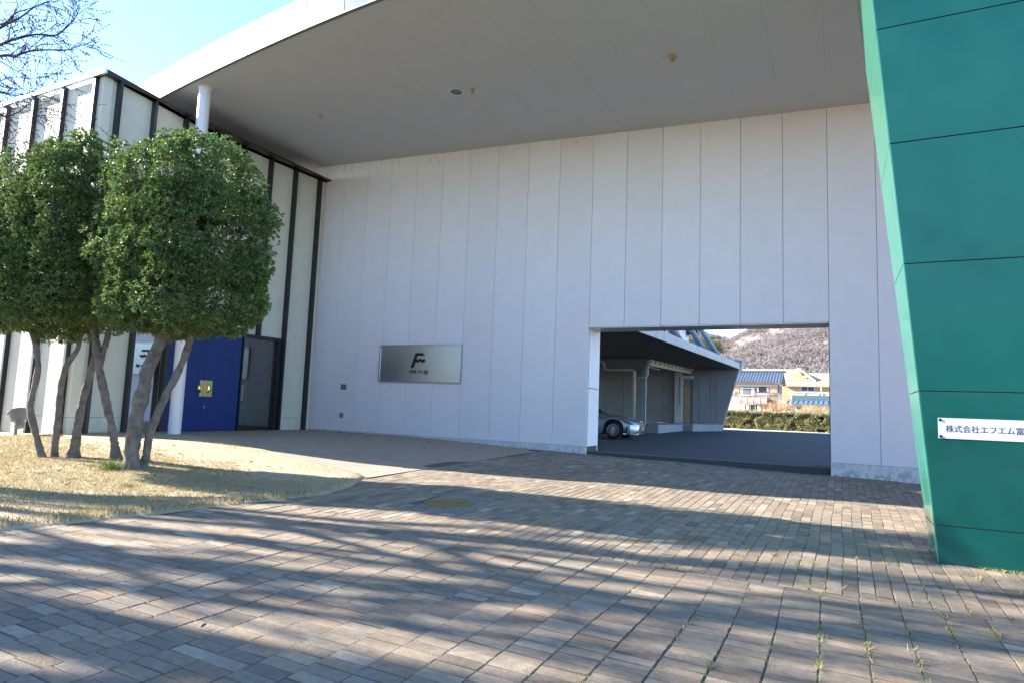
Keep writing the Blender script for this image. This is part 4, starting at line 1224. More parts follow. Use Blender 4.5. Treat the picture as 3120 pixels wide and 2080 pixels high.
# upper storeys set back behind the braces
uw = MB()
uw.box(-22, -8.6, 17.6, 34.1, 4.75, 12.5); uw.box(-22, -8.6, 35.6, 41.8, 4.75, 12.5); uw.box(-22, -8.6, 34.1, 35.6, 7.6, 12.5); uw.box(-22, -8.6, 34.1, 35.6, 4.75, 5.75)
uw.build('upper_wall', M_white, annex)
wn = MB(); wn.box(-8.66, -8.55, 34.1, 34.18, 5.75, 7.6); wn.box(-8.66, -8.55, 35.52, 35.6, 5.75, 7.6); wn.box(-8.66, -8.55, 34.18, 35.52, 5.75, 5.83); wn.box(-8.64, -8.58, 34.8, 34.88, 5.83, 7.6)
wo = wn.build('window', M_white, annex)
M_pane = mat('window pane', (.05, .075, .10), .06, spec=.8)
MB().box(-8.72, -8.66, 34.1, 35.6, 5.75, 7.6).build('pane', M_pane, wo)
for y, b0 in ((27.6, 0), (32.6, 0), (36.2, 0)):
    x0 = ex2(y) - .16; zz = ez(y) + .40
    br = MB(); br.tube([(x0 - .12, y, zz + .1), (x0 - .12 - 2.35, y, zz + .1 + 3.55)], .13, 14)
    br.build('brace', M_brace, annex, smooth=True)
    MB().hexa([(x0 - .45, y - .03, zz - .04), (x0 + .12, y - .03, zz - .04), (x0 + .12, y + .03, zz - .04), (x0 - .45, y + .03, zz - .04),
               (x0 - .62, y - .03, zz + .50), (x0 - .30, y - .03, zz + .50), (x0 - .30, y + .03, zz + .50), (x0 - .62, y + .03, zz + .50)]).build('gusset', M_brace, annex)
pst = MB(); pst.box(-8.56, -8.40, 38.2, 38.36, 4.75, 9); pst.build('upper_post', M_white, annex)
ub = MB(); ub.box(-8.58, -7.9, 41.0, 41.75, 6.55, 7.3); ub.build('balcony', M_dark, annex)

# ------------------------------------------------------------------ hedge
he = thing('hedge', (-3, 47.9, .7), 'long clipped dense hedge with brownish twigs along the far side of the yard', 'hedge')
n = 26000
HX = rng.uniform(-13, 4, n)
HYf = 47.3 + (HX * -.02)
face = rng.random(n)
HZ = .68 + rng.random(n) ** .9 * 1.25
dd_ = rng.random(n) ** 2 * .5
top_ = face > .80
HY = np.where(top_, 47.3 + rng.random(n) * 1.1, HYf + dd_)
HZ = np.where(top_, 1.93 + rng.normal(0, .05, n), HZ)
lm = np.array([noise.noise(Vector((x * 1.6, y * 1.6, z * 2.0))) for x, y, z in zip(HX, HY, HZ)])
kp = lm > -.22
P = np.stack([HX, HY + lm * .12, HZ + lm * .07], -1)[kp]
HEDGE = np.array([(.24, .25, .09), (.31, .31, .13), (.18, .20, .075), (.40, .37, .21), (.48, .41, .28), (.29, .29, .15)])
V, F, C = leaf_cloud(P, np.tile(np.array([[0, -1, .3]]), (len(P), 1)), 4, .10, .06, HEDGE, 1.0, .2)
np_mesh('foliage', V, F, M_leaf, he, C)
st_ = MB()
for k in range(220):
    x = -13 + 17 * random.random(); y = 47.75 + random.gauss(0, .12)
    st_.tube([(x, y, .6), (x + random.gauss(0, .1), y - .1, 1.2), (x + random.gauss(0, .22), y - .25, 1.9)], [.025, .018, .006], 4)
st_.build('stem', mat('pale hedge wood', (.33, .26, .20), .85), he)
cr_ = MB(); cr_.box(-13, 4, 47.75, 48.3, .62, 1.85); cr_.build('heart', mat('hedge interior', (.045, .04, .022), 1.0), he)

# ------------------------------------------------------------------ houses beyond the hedge
M_cream = mat('cream render', (.74, .62, .48), .85, noise_amt=.05)
M_peach = mat('peach shutter', (.56, .34, .24), .7)
M_brownsh = mat('brown shutter', (.13, .075, .06), .7)
M_bluetile = mat('blue glazed tile', (.085, .105, .135), .36, noise_amt=.15, noise_scale=3, spec=.7)
M_orange = mat('orange roof tile', (.46, .33, .225), .8, noise_amt=.12, noise_scale=4)
M_tan = mat('tan render', (.56, .43, .25), .85, noise_amt=.05)
M_bluewall = mat('slate blue metal', (.10, .16, .20), .5)
M_curtain = mat('curtain', (.62, .64, .68), .9)
M_canopy = mat('brown acrylic canopy', (.40, .24, .20), .25)
k_ = 500 / 2352
def H(x, y, Y): return on_y(2060 + x * k_, 1130 + y * k_, Y)      # detail picture of the houses
HY_ = 74.0
A0 = H(820, 520, HY_); A1 = H(1455, 150, HY_); A2 = H(820, 150, HY_)
gz = 1.0
xl = A0[0] - 5.5; xr = A1[0]; ze = A1[2]
hs = thing('house', ((xl + xr) / 2, HY_ + 3, gz), 'cream two-storey house with a glossy blue tiled roof behind the hedge', 'house')
DEPH = 6.0
hw = MB(); hw.box(xl, xr, HY_, HY_ + DEPH, gz - .5, ze)
rid = H(1585, 25, HY_ + 3)[2]
hw.prism([(xr - .05, HY_, ze), (xr - .05, HY_ + DEPH, ze), (xr - .05, HY_ + DEPH / 2, rid - .25)], (-.2, 0, 0))
hw.build('wall', M_cream, hs)
def tiled(nm, x0, x1, y0, y1, yr, zlow, zrid, m, par, step, ov=.5, th=.10, amp=.05):
    """gable roof with rolls of tile running down the slope; ridge along X"""
    nn = max(4, int((x1 - x0 + 2 * ov) / step)); v = []; f = []
    sub = 6
    xs = [x0 - ov + (x1 - x0 + 2 * ov) * k / (nn * sub) for k in range(nn * sub + 1)]
    for x, kk in zip(xs, range(len(xs))):
        a = amp * (1 if kk % sub in (1, 2) else 0)
        sl = (zrid - zlow) / (yr - y0)
        for (y, z) in ((y0 - ov, zlow - sl * ov), (yr, zrid), (y1 + ov, zlow - sl * ov)):
            v.append((x, y, z + a + th)); v.append((x, y, z))
    for k in range(len(xs) - 1):
        a = k * 6; b_ = a + 6
        f += [(a, b_, b_ + 2, a + 2), (a + 2, b_ + 2, b_ + 4, a + 4), (a + 1, a + 3, b_ + 3, b_ + 1), (a + 3, a + 5, b_ + 5, b_ + 3), (a, a + 1, b_ + 1, b_), (a + 4, b_ + 4, b_ + 5, a + 5)]
    e = len(xs) - 1
    f += [(0, 2, 3, 1), (2, 4, 5, 3), (e * 6, e * 6 + 1, e * 6 + 3, e * 6 + 2), (e * 6 + 2, e * 6 + 3, e * 6 + 5, e * 6 + 4)]
    mb = MB().add(v, f)
    return mb.build(nm, m, par)
rf = tiled('roof', xl, xr, HY_, HY_ + DEPH, HY_ + DEPH / 2, ze, rid, M_bluetile, hs, .30, .40, .10, .06)
MB().tube([(xl - .6, HY_ + DEPH / 2, rid + .14), (xr + .66, HY_ + DEPH / 2, rid + .14)], .13, 10).build('ridge', M_bluetile, rf)
MB().box(xl - .6, xr + .6, HY_ - .62, HY_ - .50, ze - .36, ze - .24).build('gutter', M_brownsh, hs)
def win(par, x0, x1, z0, z1, y, nx=2, curtain=True, mat_f=None, rail=None):
    fr_ = MB(); t = .07
    fr_.box(x0, x1, y - .06, y + .02, z1 - t, z1); fr_.box(x0, x1, y - .06, y + .02, z0, z0 + t)
    for k in range(nx + 1):
        xx = x0 + (x1 - x0 - t) * k / nx; fr_.box(xx, xx + t, y - .055, y + .02, z0 + t, z1 - t)
    o = fr_.build('window', mat_f or M_dark, par)
    MB().box(x0 + t, x1 - t, y - .02, y - .005, z0 + t, z1 - t).build('pane', M_pane, o)
    if curtain:
        ww = (x1 - x0)
        for a, b_ in ((.06, .24), (.78, .95)): MB().box(x0 + ww * a, x0 + ww * b_, y - .035, y - .021, z0 + t, z1 - t).build('curtain', M_curtain, o)
    if rail:
        r_ = MB(); zr = z0 + .45
        r_.box(x0, x1, y - .35, y - .31, zr + .28, zr + .36); r_.box(x0, x1, y - .35, y - .31, z0 - .02, z0 + .05)
        for k in range(15): xx = x0 + (x1 - x0) * k / 14; r_.box(xx - .012, xx + .012, y - .34, y - .32, z0, zr + .3)
        r_.build('rail', M_white, o)
a = H(905, 340, HY_); b_ = H(1130, 222, HY_); win(hs, a[0], b_[0], a[2], b_[2], HY_, 3, True, None, True)
a = H(1140, 300, HY_); b_ = H(1340, 222, HY_); win(hs, a[0], b_[0], a[2], b_[2], HY_, 4)
for (u0, v0, u1, v1) in ((835, 342, 902, 218), (1362, 305, 1450, 218)):
    a = H(u0, v0, HY_); b_ = H(u1, v1, HY_)
    MB().box(a[0], b_[0], HY_ - .10, HY_ - .001, a[2], b_[2]).build('shutter', M_peach, hs, bevel=.01)
# gable end window, facing +X
def win_x(par, y0, y1, z0, z1, x):
    o = MB(); t = .07
    o.box(x, x + .06, y0, y1, z1 - t, z1); o.box(x, x + .06, y0, y1, z0, z0 + t)
    for k in range(3): yy = y0 + (y1 - y0 - t) * k / 2; o.box(x, x + .055, yy, yy + t, z0 + t, z1 - t)
    o = o.build('window', M_dark, par); MB().box(x - .01, x + .02, y0 + t, y1 - t, z0 + t, z1 - t).build('pane', M_pane, o)
    MB().box(x + .021, x + .03, y0 + .8, y0 + 1.3, z0 + t, z1 - t).build('curtain', M_curtain, o)
zz0, zz1 = H(1560, 315, HY_ + 3)[2], H(1560, 215, HY_ + 3)[2]
win_x(hs, HY_ + 1.4, HY_ + 4.6, zz0, zz1, xr)
MB().box(xr, xr + .09, HY_ + .1, HY_ + 1.3, zz0, zz1 + .05).build('shutter', M_brownsh, hs)
# ground floor porch with a barrel canopy
a = H(915, 460, HY_ - 1.2); b_ = H(1290, 405, HY_ - 1.2)
pc = MB(); nn = 10
for k in range(nn):
    t0, t1 = math.pi / 2 * k / nn, math.pi / 2 * (k + 1) / nn
    y0_, z0_ = HY_ - 1.3 * math.cos(t0) * 1.0, a[2] + (b_[2] - a[2] + .25) * math.sin(t0)
    y1_, z1_ = HY_ - 1.3 * math.cos(t1) * 1.0, a[2] + (b_[2] - a[2] + .25) * math.sin(t1)
    pc.hexa([(a[0], y0_, z0_), (b_[0], y0_, z0_), (b_[0], y1_, z1_), (a[0], y1_, z1_), (a[0], y0_, z0_ + .03), (b_[0], y0_, z0_ + .03), (b_[0], y1_, z1_ + .03), (a[0], y1_, z1_ + .03)])
cpn = pc.build('porch_canopy', M_canopy, hs)
rb = MB()
for k in range(5):
    x = a[0] + (b_[0] - a[0]) * k / 4
    rb.tube([(x, HY_ - 1.33 * math.cos(math.pi / 2 * j / 8), a[2] + .04 + (b_[2] - a[2] + .25) * math.sin(math.pi / 2 * j / 8)) for j in range(9)], .03, 5)
rb.build('rib', M_white, cpn)
pw = MB()
for u in (925, 985, 1220, 1280):
    x = H(u, 500, HY_ - 1.2)[0]; pw.box(x, x + .06, HY_ - 1.25, HY_ - 1.19, gz - .4, a[2])
pw.build('porch_post', M_brownsh, hs)
c0 = H(985, 540, HY_); c1 = H(1215, 470, HY_); win(hs, c0[0], c1[0], gz + .1, c1[2], HY_, 3, True, M_alu)
c0 = H(1285, 540, HY_ - 1); c1 = H(1365, 445, HY_ - 1)
MB().box(c0[0], c1[0], HY_ - 1.1, HY_, gz - .4, c1[2]).build('porch_wall', M_peach, hs)
vn = MB(); r2 = random.Random(3)
for k in range(40):
    x0_ = H(1400, 330, HY_)[0]; vn.tube([(x0_ + r2.gauss(0, .15), HY_ - .05, gz + 1.2), (x0_ + r2.gauss(0, .3), HY_ - .08, gz + 2.2), (x0_ + r2.gauss(0, .45), HY_ - .06, gz + 2.4 + r2.random() * 1.2)], [.02, .015, .008], 3)
M_vine = mat('dead vine', (.42, .27, .17), .9)
vine = vn.build('dead_vine', M_vine); tag(vine, 'dry brown climbing vine on the cream house wall at its right corner', 'vine')

# tan house behind, orange roof
TYH = 84.0
h2l = H(1640, 300, TYH)[0]; h2r = H(2190, 300, TYH)[0] + 5
zev = H(2000, 200, TYH)[2]; zrd = H(2000, 40, TYH + 3.5)[2]
h2 = thing('house', ((h2l + h2r) / 2, TYH + 3, gz), 'tan two-storey house with an orange tiled roof and white balcony, behind on the right', 'house')
MB().box(h2l - 2, h2r, TYH, TYH + 7, gz - .5, zev).build('wall', M_tan, h2)
tiled('roof', h2l - .3, h2r, TYH, TYH + 7, TYH + 3.5, zev, zrd, M_orange, h2, .34, .5, .10, .035)
# cross gable rising higher on the left
gxl = H(1420, 10, TYH + 2)[0]; gxr = H(1830, 50, TYH + 2)[0]; zg = H(1760, -25, TYH + 2)[2]; xm = H(1760, 0, TYH + 2)[0]
gw = MB(); gw.box(gxl - 4, xm + 1.0, TYH + 1.6, TYH + 6, gz, zev + .6); gw.prism([(xm - 1.9, TYH + 1.6, zev + .2), (xm + 1.3, TYH + 1.6, zev + .2), (xm, TYH + 1.6, zg - .2)], (0, .2, 0))
gw.build('gable_wall', M_tan, h2)
tiled('roof', gxl - 4, xm - .2, TYH + 1.2, TYH + 5.4, TYH + 3.3, zg - 1.6, zg, M_orange, h2, .34, .3, .10, .035)
gr = MB()
gr.hexa([(xm - .1, TYH + .9, zg + .02), (xm + 1.75, TYH + .9, zg - 1.45), (xm + 1.75, TYH + 6, zg - 1.45), (xm - .1, TYH + 6, zg + .02), (xm - .1, TYH + .9, zg + .16), (xm + 1.75, TYH + .9, zg - 1.31), (xm + 1.75, TYH + 6, zg - 1.31), (xm - .1, TYH + 6, zg + .16)])
gr.build('gable_roof', M_orange, h2)
bg_ = MB(); bg_.bar((xm - 1.9, TYH + .86, zg - 1.52), (xm, TYH + .86, zg + .08), .12, .22); bg_.bar((xm + 1.85, TYH + .86, zg - 1.47), (xm, TYH + .86, zg + .08), .12, .22)
bg_.build('bargeboard', M_white, h2)
a = H(1790, 285, TYH); b_ = H(1985, 215, TYH); win(h2, a[0], b_[0], a[2], b_[2], TYH, 2, False, M_white)
a = H(1640, 300, TYH - 1); b_ = H(2190, 285, TYH - 1)
bl = MB(); bl.box(a[0], b_[0] + 5, TYH - 1.1, TYH - 1.0, a[2] - .06, a[2] + .10); bl.box(a[0], b_[0] + 5, TYH - 1.06, TYH - 1.02, a[2] - .75, a[2] - .08)
for u in (1830, 2035, 2090): x = H(u, 300, TYH - 1)[0]; bl.box(x, x + .1, TYH - 1.12, TYH - 1.0, a[2] - .8, a[2])
bl.build('balcony', M_cream, h2)
p_ = MB(); x = H(2080, 250, TYH - .8)[0]; p_.tube([(x, TYH - .9, a[2] - .3), (x, TYH - .9, zev - .1)], .04, 6); p_.build('post', M_white, h2)

# low annex with slate blue roof between house and hedge
LYH = 70.0
a = H(1645, 400, LYH); b_ = H(2190, 345, LYH); c_ = H(1645, 455, LYH - 1)
lo = thing('low_house', (a[0] + 4, LYH + 2, gz), 'low building with a slate blue metal roof in front of the tan house', 'house')
MB().box(a[0], b_[0] + 6, LYH + 1.5, LYH + 5, gz - .5, b_[2]).build('upper_wall', M_bluewall, lo)
MB().box(a[0] + .4, b_[0] + 6, LYH - .2, LYH + 1.49, gz - .5, c_[2] - .05).build('wall', M_cream, lo)
rr_ = MB(); zt = H(1645, 425, LYH)[2]
rr_.hexa([(a[0] - .4, LYH - 1, c_[2] - .12), (b_[0] + 6, LYH - 1, c_[2] - .12), (b_[0] + 6, LYH + 1.6, zt), (a[0] - .4, LYH + 1.6, zt), (a[0] - .4, LYH - 1, c_[2]), (b_[0] + 6, LYH - 1, c_[2]), (b_[0] + 6, LYH + 1.6, zt + .12), (a[0] - .4, LYH + 1.6, zt + .12)])
for k in range(20): x = a[0] - .3 + k * .45; rr_.bar((x, LYH - 1, c_[2] + .03), (x, LYH + 1.6, zt + .15), .05, .06)
rr_.build('roof', M_bluewall, lo)
c0 = H(1725, 550, LYH - .2); c1 = H(1795, 490, LYH - .2); win(lo, c0[0], c1[0], c0[2], c1[2], LYH - .2, 1, False, M_alu)
# sliver of a white house at the left
wh = thing('white_house', (-14.5, 96, gz), 'sliver of a pale house left of the cream house', 'house')
q0 = H(740, 540, 96); q1 = H(820, 330, 96)
MB().box(q0[0] - 4, q1[0] + .5, 96, 102, gz - .5, q1[2]).build('wall', M_white, wh)
MB().box(q0[0] - 4.3, q1[0] + .8, 95.6, 102.4, q1[2], q1[2] + .25).build('roof', M_bluewall, wh)
MB().box(q0[0] - 4, q1[0] + .4, 95, 95.9, H(780, 440, 96)[2], H(780, 418, 96)[2]).build('balcony', M_white, wh)

# bare shrubs between hedge and houses
def shrub(x, y, h, wdt, seed, label):
    r2 = random.Random(seed); mb = MB(); z0 = gz - .3
    for k in range(46):
        a = r2.uniform(0, 6.28); s = abs(r2.gauss(0, 1)) * wdt * .45
        e = Vector((x + math.cos(a) * s, y + math.sin(a) * s, z0 + h * r2.uniform(.55, 1)))
        b0 = Vector((x + r2.gauss(0, .12), y + r2.gauss(0, .12), z0)); m1 = b0.lerp(e, .5) + Vector((r2.gauss(0, .1), 0, .1))
        mb.tube([b0, m1, e], [.03, .02, .008], 3)
        for j in range(5):
            c = m1.lerp(e, r2.random()); d = Vector((r2.gauss(0, .25), r2.gauss(0, .2), r2.uniform(.1, .4)))
            mb.tube([c, c + d], [.012, .006], 3)
    return tag(mb.build('bare_shrub', M_vine), label, 'shrub', 'bare shrubs beyond the hedge')
for u, h, wd, sd, lab in ((1520, 2.6, 1.3, 1, 'bare twiggy shrub nearest the corner of the cream house'), (1620, 2.4, 1.2, 2, 'bare twiggy shrub left of the low house window'),
                          (1850, 2.2, 1.4, 3, 'bare twiggy shrub just right of the low house window'), (1990, 2.0, 1.2, 4, 'rounded bare shrub before the low house wall, second from the right'), (2110, 2.0, 1.0, 5, 'bare shrub closest to the right jamb of the opening'),
                          (1395, 2.2, .9, 6, 'bare shrub beside the porch of the cream house')):
    x = H(u, 540, 64)[0]; shrub(x, 64, h, wd, sd, lab)

# ------------------------------------------------------------------ wooded hills
def hill_z(x, y):
    az = np.degrees(np.arctan2(x, y)); d = np.hypot(x, y)
    k = np.interp(az, [-60, -25, -13, -11, -10, -9.2, -8.4, -7.6, -6, -4, 0, 6, 25, 60], [.08, .10, .117, .116, .115, .110, .104, .110, .123, .141, .160, .174, .15, .10])
    far = np.interp(az, [-60, -12, -9.6, -8.6, -7.5, -4, 60], [900, 850, 800, 700, 640, 620, 620])
    t = np.clip((d - 165) / (far - 165), 0, 1.25)
    z = k * far * np.where(t < 1, t ** 1.15, 1 - (t - 1) * .5)
    return z
def hn(x, y, s, o): return np.array([noise.noise(Vector((a * s + o, b_ * s, 1.7))) for a, b_ in zip(x.ravel(), y.ravel())]).reshape(x.shape)
azs = np.radians(np.linspace(-34, 30, 220)); ds = np.linspace(160, 1000, 120)
AA, DD = np.meshgrid(azs, ds); HXX, HYY = np.sin(AA) * DD, np.cos(AA) * DD
amp = np.clip((DD - 165) / 200, 0, 1)
HZZ = hill_z(HXX, HYY) + amp * (9 * hn(HXX, HYY, .011, 0) + 6 * hn(HXX + HYY * .5, HYY, .027, 5) + 2.2 * hn(HXX, HYY, .08, 9)) + .5
v = np.stack([HXX, HYY, HZZ], -1).reshape(-1, 3); nx = len(azs)
i, j = np.meshgrid(np.arange(nx - 1), np.arange(len(ds) - 1)); a = (j * nx + i).ravel()
f = np.stack([a, a + 1, a + nx + 1, a + nx], -1)
M_hill = mat('leaf litter hillside', (.19, .165, .155), .95, noise_amt=.35, noise_scale=.05, two=(.15, .15, .11))
tag(np_mesh('hills', v, f, M_hill, smooth=True), kind='structure')
# the winter wood on it: thousands of twiggy crowns
nT = 21000
ta = np.radians(rng.uniform(-15, 9, nT)); td = 170 + 640 * rng.random(nT) ** .8
tx, ty = np.sin(ta) * td, np.cos(ta) * td
tz = np.array([0.0] * nT)
ii = np.clip((ta - azs[0]) / (azs[1] - azs[0]), 0, nx - 2).astype(int); jj = np.clip((td - ds[0]) / (ds[1] - ds[0]), 0, len(ds) - 2).astype(int)
tz = HZZ[jj, ii]
hgt = rng.uniform(3.6, 7.0, nT)
sp1 = hn(tx, ty, .012, 31); green = (rng.random(nT) < .035) | ((np.degrees(ta) < -8.9) & (sp1 > -.1) & (td > 430)) | (sp1 > .52)
WC = np.array([(.26, .222, .215), (.275, .235, .23), (.245, .21, .205), (.29, .25, .24), (.255, .23, .235)])
GC = np.array([(.07, .10, .045), (.09, .115, .05), (.11, .12, .06)])
cc = np.where(green[:, None], GC[rng.integers(0, 3, nT)], WC[rng.integers(0, 5, nT)])
per = 38
c = np.repeat(np.stack([tx, ty, tz], -1), per, 0); hh = np.repeat(hgt, per)
u = rng.normal(0, 1, (nT * per, 3)); u /= np.linalg.norm(u, axis=1, keepdims=True)
rr = rng.random(nT * per) ** .4
p = c + u * (rr * hh * .46)[:, None] * np.array([1, 1, .85]); p[:, 2] += hh * .5
d1 = rng.normal(0, 1, (nT * per, 3)) + np.array([0, 0, .8]); d1 /= np.linalg.norm(d1, axis=1, keepdims=True)
d2 = np.cross(d1, rng.normal(0, 1, (nT * per, 3))); d2 /= np.linalg.norm(d2, axis=1, keepdims=True)
s1 = (hh * rng.uniform(.05, .11, nT * per))[:, None]; s2 = s1 * .55
V = np.stack([p - d2 * s2, p + d2 * s2, p + d1 * s1 * 2], 1).reshape(-1, 3)
C = np.repeat(np.repeat(cc, per, 0) * rng.normal(1, .12, (nT * per, 1)).clip(.5, 1.5), 3, 0)
M_wood = mat('winter wood', attr='tint', rough=.9, transl=.5, spec=.1)
tag(np_mesh('winter_wood', V, np.arange(len(V)).reshape(-1, 3), M_wood, tint=C), 'bare purplish brown winter wood covering the far hillside', 'woodland', kind='stuff')
# rock outcrop on the hill
rk = MB(); r2 = random.Random(8)
oc = on_y(2060 + 0, 1130, 1)  # survey origin, not used further
ca = math.atan2(*(ray(2100 + 1540 * 460 / 2004, 980 + 520 * 460 / 2004)[:2])); 
el = ray(2100 + 1540 * 460 / 2004, 980 + 545 * 460 / 2004); best = None
for d_ in np.arange(180, 700, 2.0):
    q = EYE + el * (d_ / math.hypot(el[0], el[1]))
    ia = int((math.atan2(q[0], q[1]) - azs[0]) / (azs[1] - azs[0])); jd = min(len(ds) - 1, int((d_ - ds[0]) / (ds[1] - ds[0])))
    if q[2] <= HZZ[jd, ia]: best = q; break
if best is not None:
    bx_, by_, bz_ = best; S = math.hypot(bx_, by_) / 640.0
    for k in range(26):
        x = bx_ + r2.uniform(-26, 26) * S; t_ = 1 - abs(x - bx_) / (30 * S)
        h_ = (6 + 15 * t_ * r2.uniform(.6, 1)) * S; w_ = r2.uniform(3, 6) * S; y = by_ - r2.uniform(4, 10) * S
        rk.hexa([(x - w_, y, bz_ - 6), (x + w_, y - 1, bz_ - 6), (x + w_, y + 16, bz_ - 6), (x - w_, y + 16, bz_ - 6),
                 (x - w_ * .6, y + 3, bz_ + h_ - 5), (x + w_ * .5, y + 2, bz_ + h_ * r2.uniform(.7, 1) - 5), (x + w_ * .5, y + 18, bz_ + h_ - 4), (x - w_ * .6, y + 18, bz_ + h_ - 4)])
    tag(rk.build('rock_outcrop', mat('reddish rock', (.26, .19, .16), .9, noise_amt=.4, noise_scale=.3)), 'reddish bare rock outcrop on the wooded hillside', 'rock')

# ------------------------------------------------------------------ parked car
M_paint = mat('silver blue car paint', (.36, .41, .47), .28, metal=.5, coat=1.0)
M_tyre = mat('tyre rubber', (.015, .015, .016), .8)
M_rim = mat('alloy rim', (.55, .55, .57), .28, metal=.9)
M_carglass = mat('car glass', (.012, .016, .02), .04, spec=.9)
M_lens = mat('headlight lens', (.35, .38, .42), .1, metal=.5, coat=1)
CX, CYn = -7.75, 23.95            # front axle, near flank
cz = yard_z(24.9); HWc = .92; CYc = CYn + HWc
car = thing('parked_car', (CX - 1.4, CYc, cz), 'silver-blue saloon parked nose to the right in the yard', 'car')
WR = .345; AR = .40
def car_prof(x):
    """x from front axle, + forward: (z belt, half width, z centre top)"""
    u = x
    zc = np.interp(u, [-3.85, -3.6, -2.9, -.95, -.75, 0, .5, .78, .87], [.80, 1.08, 1.10, .98, .97, .90, .79, .68, .60])
    zb = np.interp(u, [-3.85, -3.6, -2.9, -.9, 0, .45, .78, .87], [.74, .98, 1.00, .90, .84, .74, .60, .54])
    hw = np.interp(u, [-3.85, -3.6, -3.0, -1.5, 0, .35, .62, .80, .87], [.62, .80, .90, .90, .92, .88, .78, .60, .46])
    return zc, zb, hw
xsC = np.concatenate([np.arange(-3.85, .60, .06), np.arange(.60, .871, .03)])
v = []; f = []; nr = 15
for x in xsC:
    zc, zb, hw = car_prof(x)
    zlo = .20
    for ax_ in (0.0, -2.80):
        if abs(x - ax_) < AR: zlo = max(zlo, WR + math.sqrt(AR ** 2 - (x - ax_) ** 2))
    if x > .45: zlo = max(zlo, .20 + (x - .45) * .04)
    lift = (zb - zlo)
    half = [(hw * .965, zlo), (hw * .995, zlo + lift * .25), (hw, zlo + lift * .5), (hw * .985, zlo + lift * .75), (hw * .955, zb - .02), (hw * .90, zb + (zc - zb) * .35), (hw * .60, zb + (zc - zb) * .8), (0, zc)]
    ring_ = [(-y, z) for y, z in half] + [(y, z) for y, z in reversed(half[:-1])]
    for y, z in ring_: v.append((CX + x, CYc + y, cz + z))
for i in range(len(xsC) - 1):
    for k in range(nr - 1):
        a = i * nr + k; f.append((a, a + 1, a + nr + 1, a + nr))
e = (len(xsC) - 1) * nr
f.append(tuple(range(e, e + nr))); f.append(tuple(reversed(range(nr))))
MB().add(v, f).build('body', M_paint, car, smooth=True)
# cabin
def ringc(x, hwb, hwt, zb, zt): return [(CX + x, CYc - hwb, cz + zb), (CX + x, CYc - hwt, cz + zt), (CX + x, CYc + hwt, cz + zt), (CX + x, CYc + hwb, cz + zb)]
cb = MB(); R_ = [ringc(-.72, .80, .74, .93, .96), ringc(-1.55, .80, .60, .94, 1.40), ringc(-2.2, .80, .62, .98, 1.43), ringc(-2.75, .80, .60, 1.0, 1.37), ringc(-3.45, .74, .66, 1.04, 1.08)]
vv = [p for r_ in R_ for p in r_]; ff = []
for i in range(4):
    for k in range(3): a = i * 4 + k; ff.append((a, a + 1, a + 5, a + 4))
cb.add(vv, ff).build('windows', M_carglass, car)
rt_ = MB(); rt_.add([p for r_ in (R_[1], R_[2], R_[3]) for p in ((r_[1][0], r_[1][1] - .01, r_[1][2] + .012), (r_[2][0], r_[2][1] + .01, r_[2][2] + .012))], [(0, 1, 3, 2), (2, 3, 5, 4)])
for s in (0, 3):
    tI = 1 if s == 0 else 2; off = -.012 if s == 0 else .012
    rt_.bar((R_[0][tI][0], R_[0][tI][1] + off, R_[0][tI][2]), (R_[1][tI][0], R_[1][tI][1] + off, R_[1][tI][2]), .06, .05)
    rt_.bar((R_[3][tI][0], R_[3][tI][1] + off, R_[3][tI][2]), (R_[4][tI][0], R_[4][tI][1] + off, R_[4][tI][2]), .08, .06)
    rt_.bar((CX - 2.05, R_[1][s][1] + off, cz + .98), (CX - 2.05, R_[1][tI][1] + off, cz + 1.4), .09, .04)
rt_.build('roof', M_paint, car)
MB().lathe([(0, 0), (.07, .0), (.09, .05), (.06, .1), (0, .11)], Matrix.Translation((CX - 1.0, CYc - 1.0, cz + .96)) @ Matrix.Rotation(R(90), 4, 'Y'), 14).build('mirror', M_paint, car, smooth=True)
for ax_ in (0.0, -2.80):
    for s in (-1, 1):
        yw = CYc + s * (HWc - .115)
        Mw = Matrix.Translation((CX + ax_, yw, cz + WR)) @ Matrix.Rotation(R(90) * (1 if s < 0 else -1), 4, 'X')
        wh_ = MB().lathe([(.235, -.10), (.30, -.11), (.335, -.09), (.345, -.05), (.345, .06), (.335, .095), (.30, .105), (.245, .10), (.238, .07)], Mw, 36).build('wheel', M_tyre, car, smooth=True)
        rm = MB().lathe([(.240, .102), (.225, .105), (.222, .06), (.215, .02)], Mw, 36)
        for k in range(20):
            a = 2 * math.pi * k / 20
            p0 = Mw @ Vector((.05 * math.cos(a), .05 * math.sin(a), .075)); p1 = Mw @ Vector((.225 * math.cos(a + .08), .225 * math.sin(a + .08), .092))
            rm.bar(p0, p1, .017, .02)
        rm.lathe([(.055, .06), (.05, .095), (0, .098)], Mw, 16)
        rm.build('rim', M_rim, wh_)
        MB().lathe([(.215, .015), (0, .015)], Mw, 24).build('hub_dark', M_black, wh_)
lin = MB()
for ax_ in (0.0, -2.80):
    lin.box(CX + ax_ - AR - .03, CX + ax_ + AR + .03, CYc - .70, CYc + .70, cz + .18, cz + .72)
lin.box(CX - 3.5, CX + .6, CYc - .78, CYc + .78, cz + .17, cz + .24)
lin.build('underbody', M_black, car)
def onnose(u, sgn, z, off=.006):
    """point on the rounded front: u = metres ahead of the axle"""
    _, _, hw = car_prof(u)
    return Vector((CX + u + off * .6, CYc + sgn * (hw + off), cz + z))
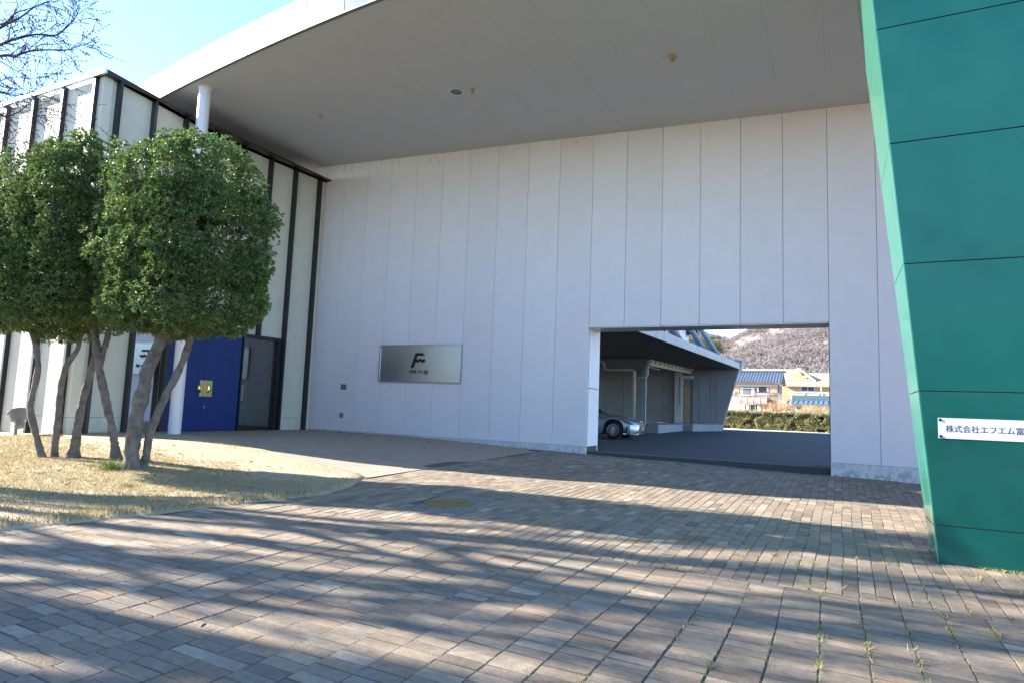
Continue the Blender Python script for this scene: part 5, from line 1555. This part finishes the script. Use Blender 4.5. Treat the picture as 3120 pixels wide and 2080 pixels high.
for s in (-1, 1):
    hl = MB().add([onnose(.22, s, .785, .012), onnose(.45, s, .735, .012), onnose(.66, s, .655, .014), onnose(.76, s, .60, .016), onnose(.64, s, .585, .016), onnose(.46, s, .645, .012)], [(0, 1, 5), (1, 2, 4, 5), (2, 3, 4)]).build('headlight', M_black, car)
    lb = MB()
    for u in (.50, .60): 
        p = onnose(u, s, .655, .024); lb.lathe([(0, .02), (.03, .012), (.035, 0)], Matrix.Translation(p) @ Matrix.Rotation(R(60) * s * -1, 4, 'X'), 10)
    lb.add([onnose(.30, s, .755, .018), onnose(.62, s, .60, .02), onnose(.60, s, .592, .02), onnose(.30, s, .742, .018)], [(0, 1, 2, 3)])
    lb.build('lamp', M_lens, hl)
    MB().add([onnose(.50, s, .50, .012), onnose(.56, s, .52, .012), onnose(.50, s, .25, .012), onnose(.42, s, .25, .012)], [(0, 1, 2, 3)]).build('air_intake', M_black, car)
    lp_ = MB(); lp_.add([onnose(.38, s, .235, .01), onnose(.86, s, .235, .03), onnose(.86, s, .20, .03), onnose(.38, s, .20, .01)], [(0, 1, 2, 3)]); lp_.build('chin_spoiler', M_alu, car)
# spindle shaped grille across the nose
g_ = MB(); rows = 12; colsn = 9
def gpt(t, w_):   # t 0..1 bottom to top, w -1..1
    z = .24 + t * .42; wid = (.62 - .34 * sstep(.0, .62, t) + .22 * sstep(.62, 1.0, t))
    y = w_ * wid
    u = .905 - .085 * (y / .62) ** 2 - .09 * max(0, t - .6)
    return Vector((CX + u + .012, CYc + y, cz + z))
for i in range(rows):
    for k in range(colsn):
        t0, t1 = i / rows, (i + 1) / rows; w0, w1 = -1 + 2 * k / colsn, -1 + 2 * (k + 1) / colsn
        g_.add([gpt(t0, w0), gpt(t0, w1), gpt(t1, w1), gpt(t1, w0)], [(0, 1, 2, 3)])
gr_ = g_.build('grille', M_black, car)
ms_ = MB()
for i in range(1, rows):
    for k in range(colsn):
        w0 = -1 + 2 * (k + (.5 if i % 2 else 0)) / colsn; w1 = w0 + .9 / colsn
        if w1 > .98: continue
        a, b_ = gpt(i / rows, w0), gpt(i / rows, w1)
        ms_.bar(a + Vector((.003, 0, 0)), b_ + Vector((.003, 0, 0)), .005, .006)
ms_.build('mesh', mat('dark chrome', (.10, .10, .105), .35, metal=.8), gr_)
MB().lathe([(.05, 0), (.065, .006), (.07, .0)], Matrix.Translation((CX + .885, CYc, cz + .55)) @ Matrix.Rotation(R(90), 4, 'Y'), 20).build('badge', M_rim, car)
MB().box(CX + .895, CX + .915, CYc - .15, CYc + .15, cz + .34, cz + .49).build('number_plate', M_white, car)
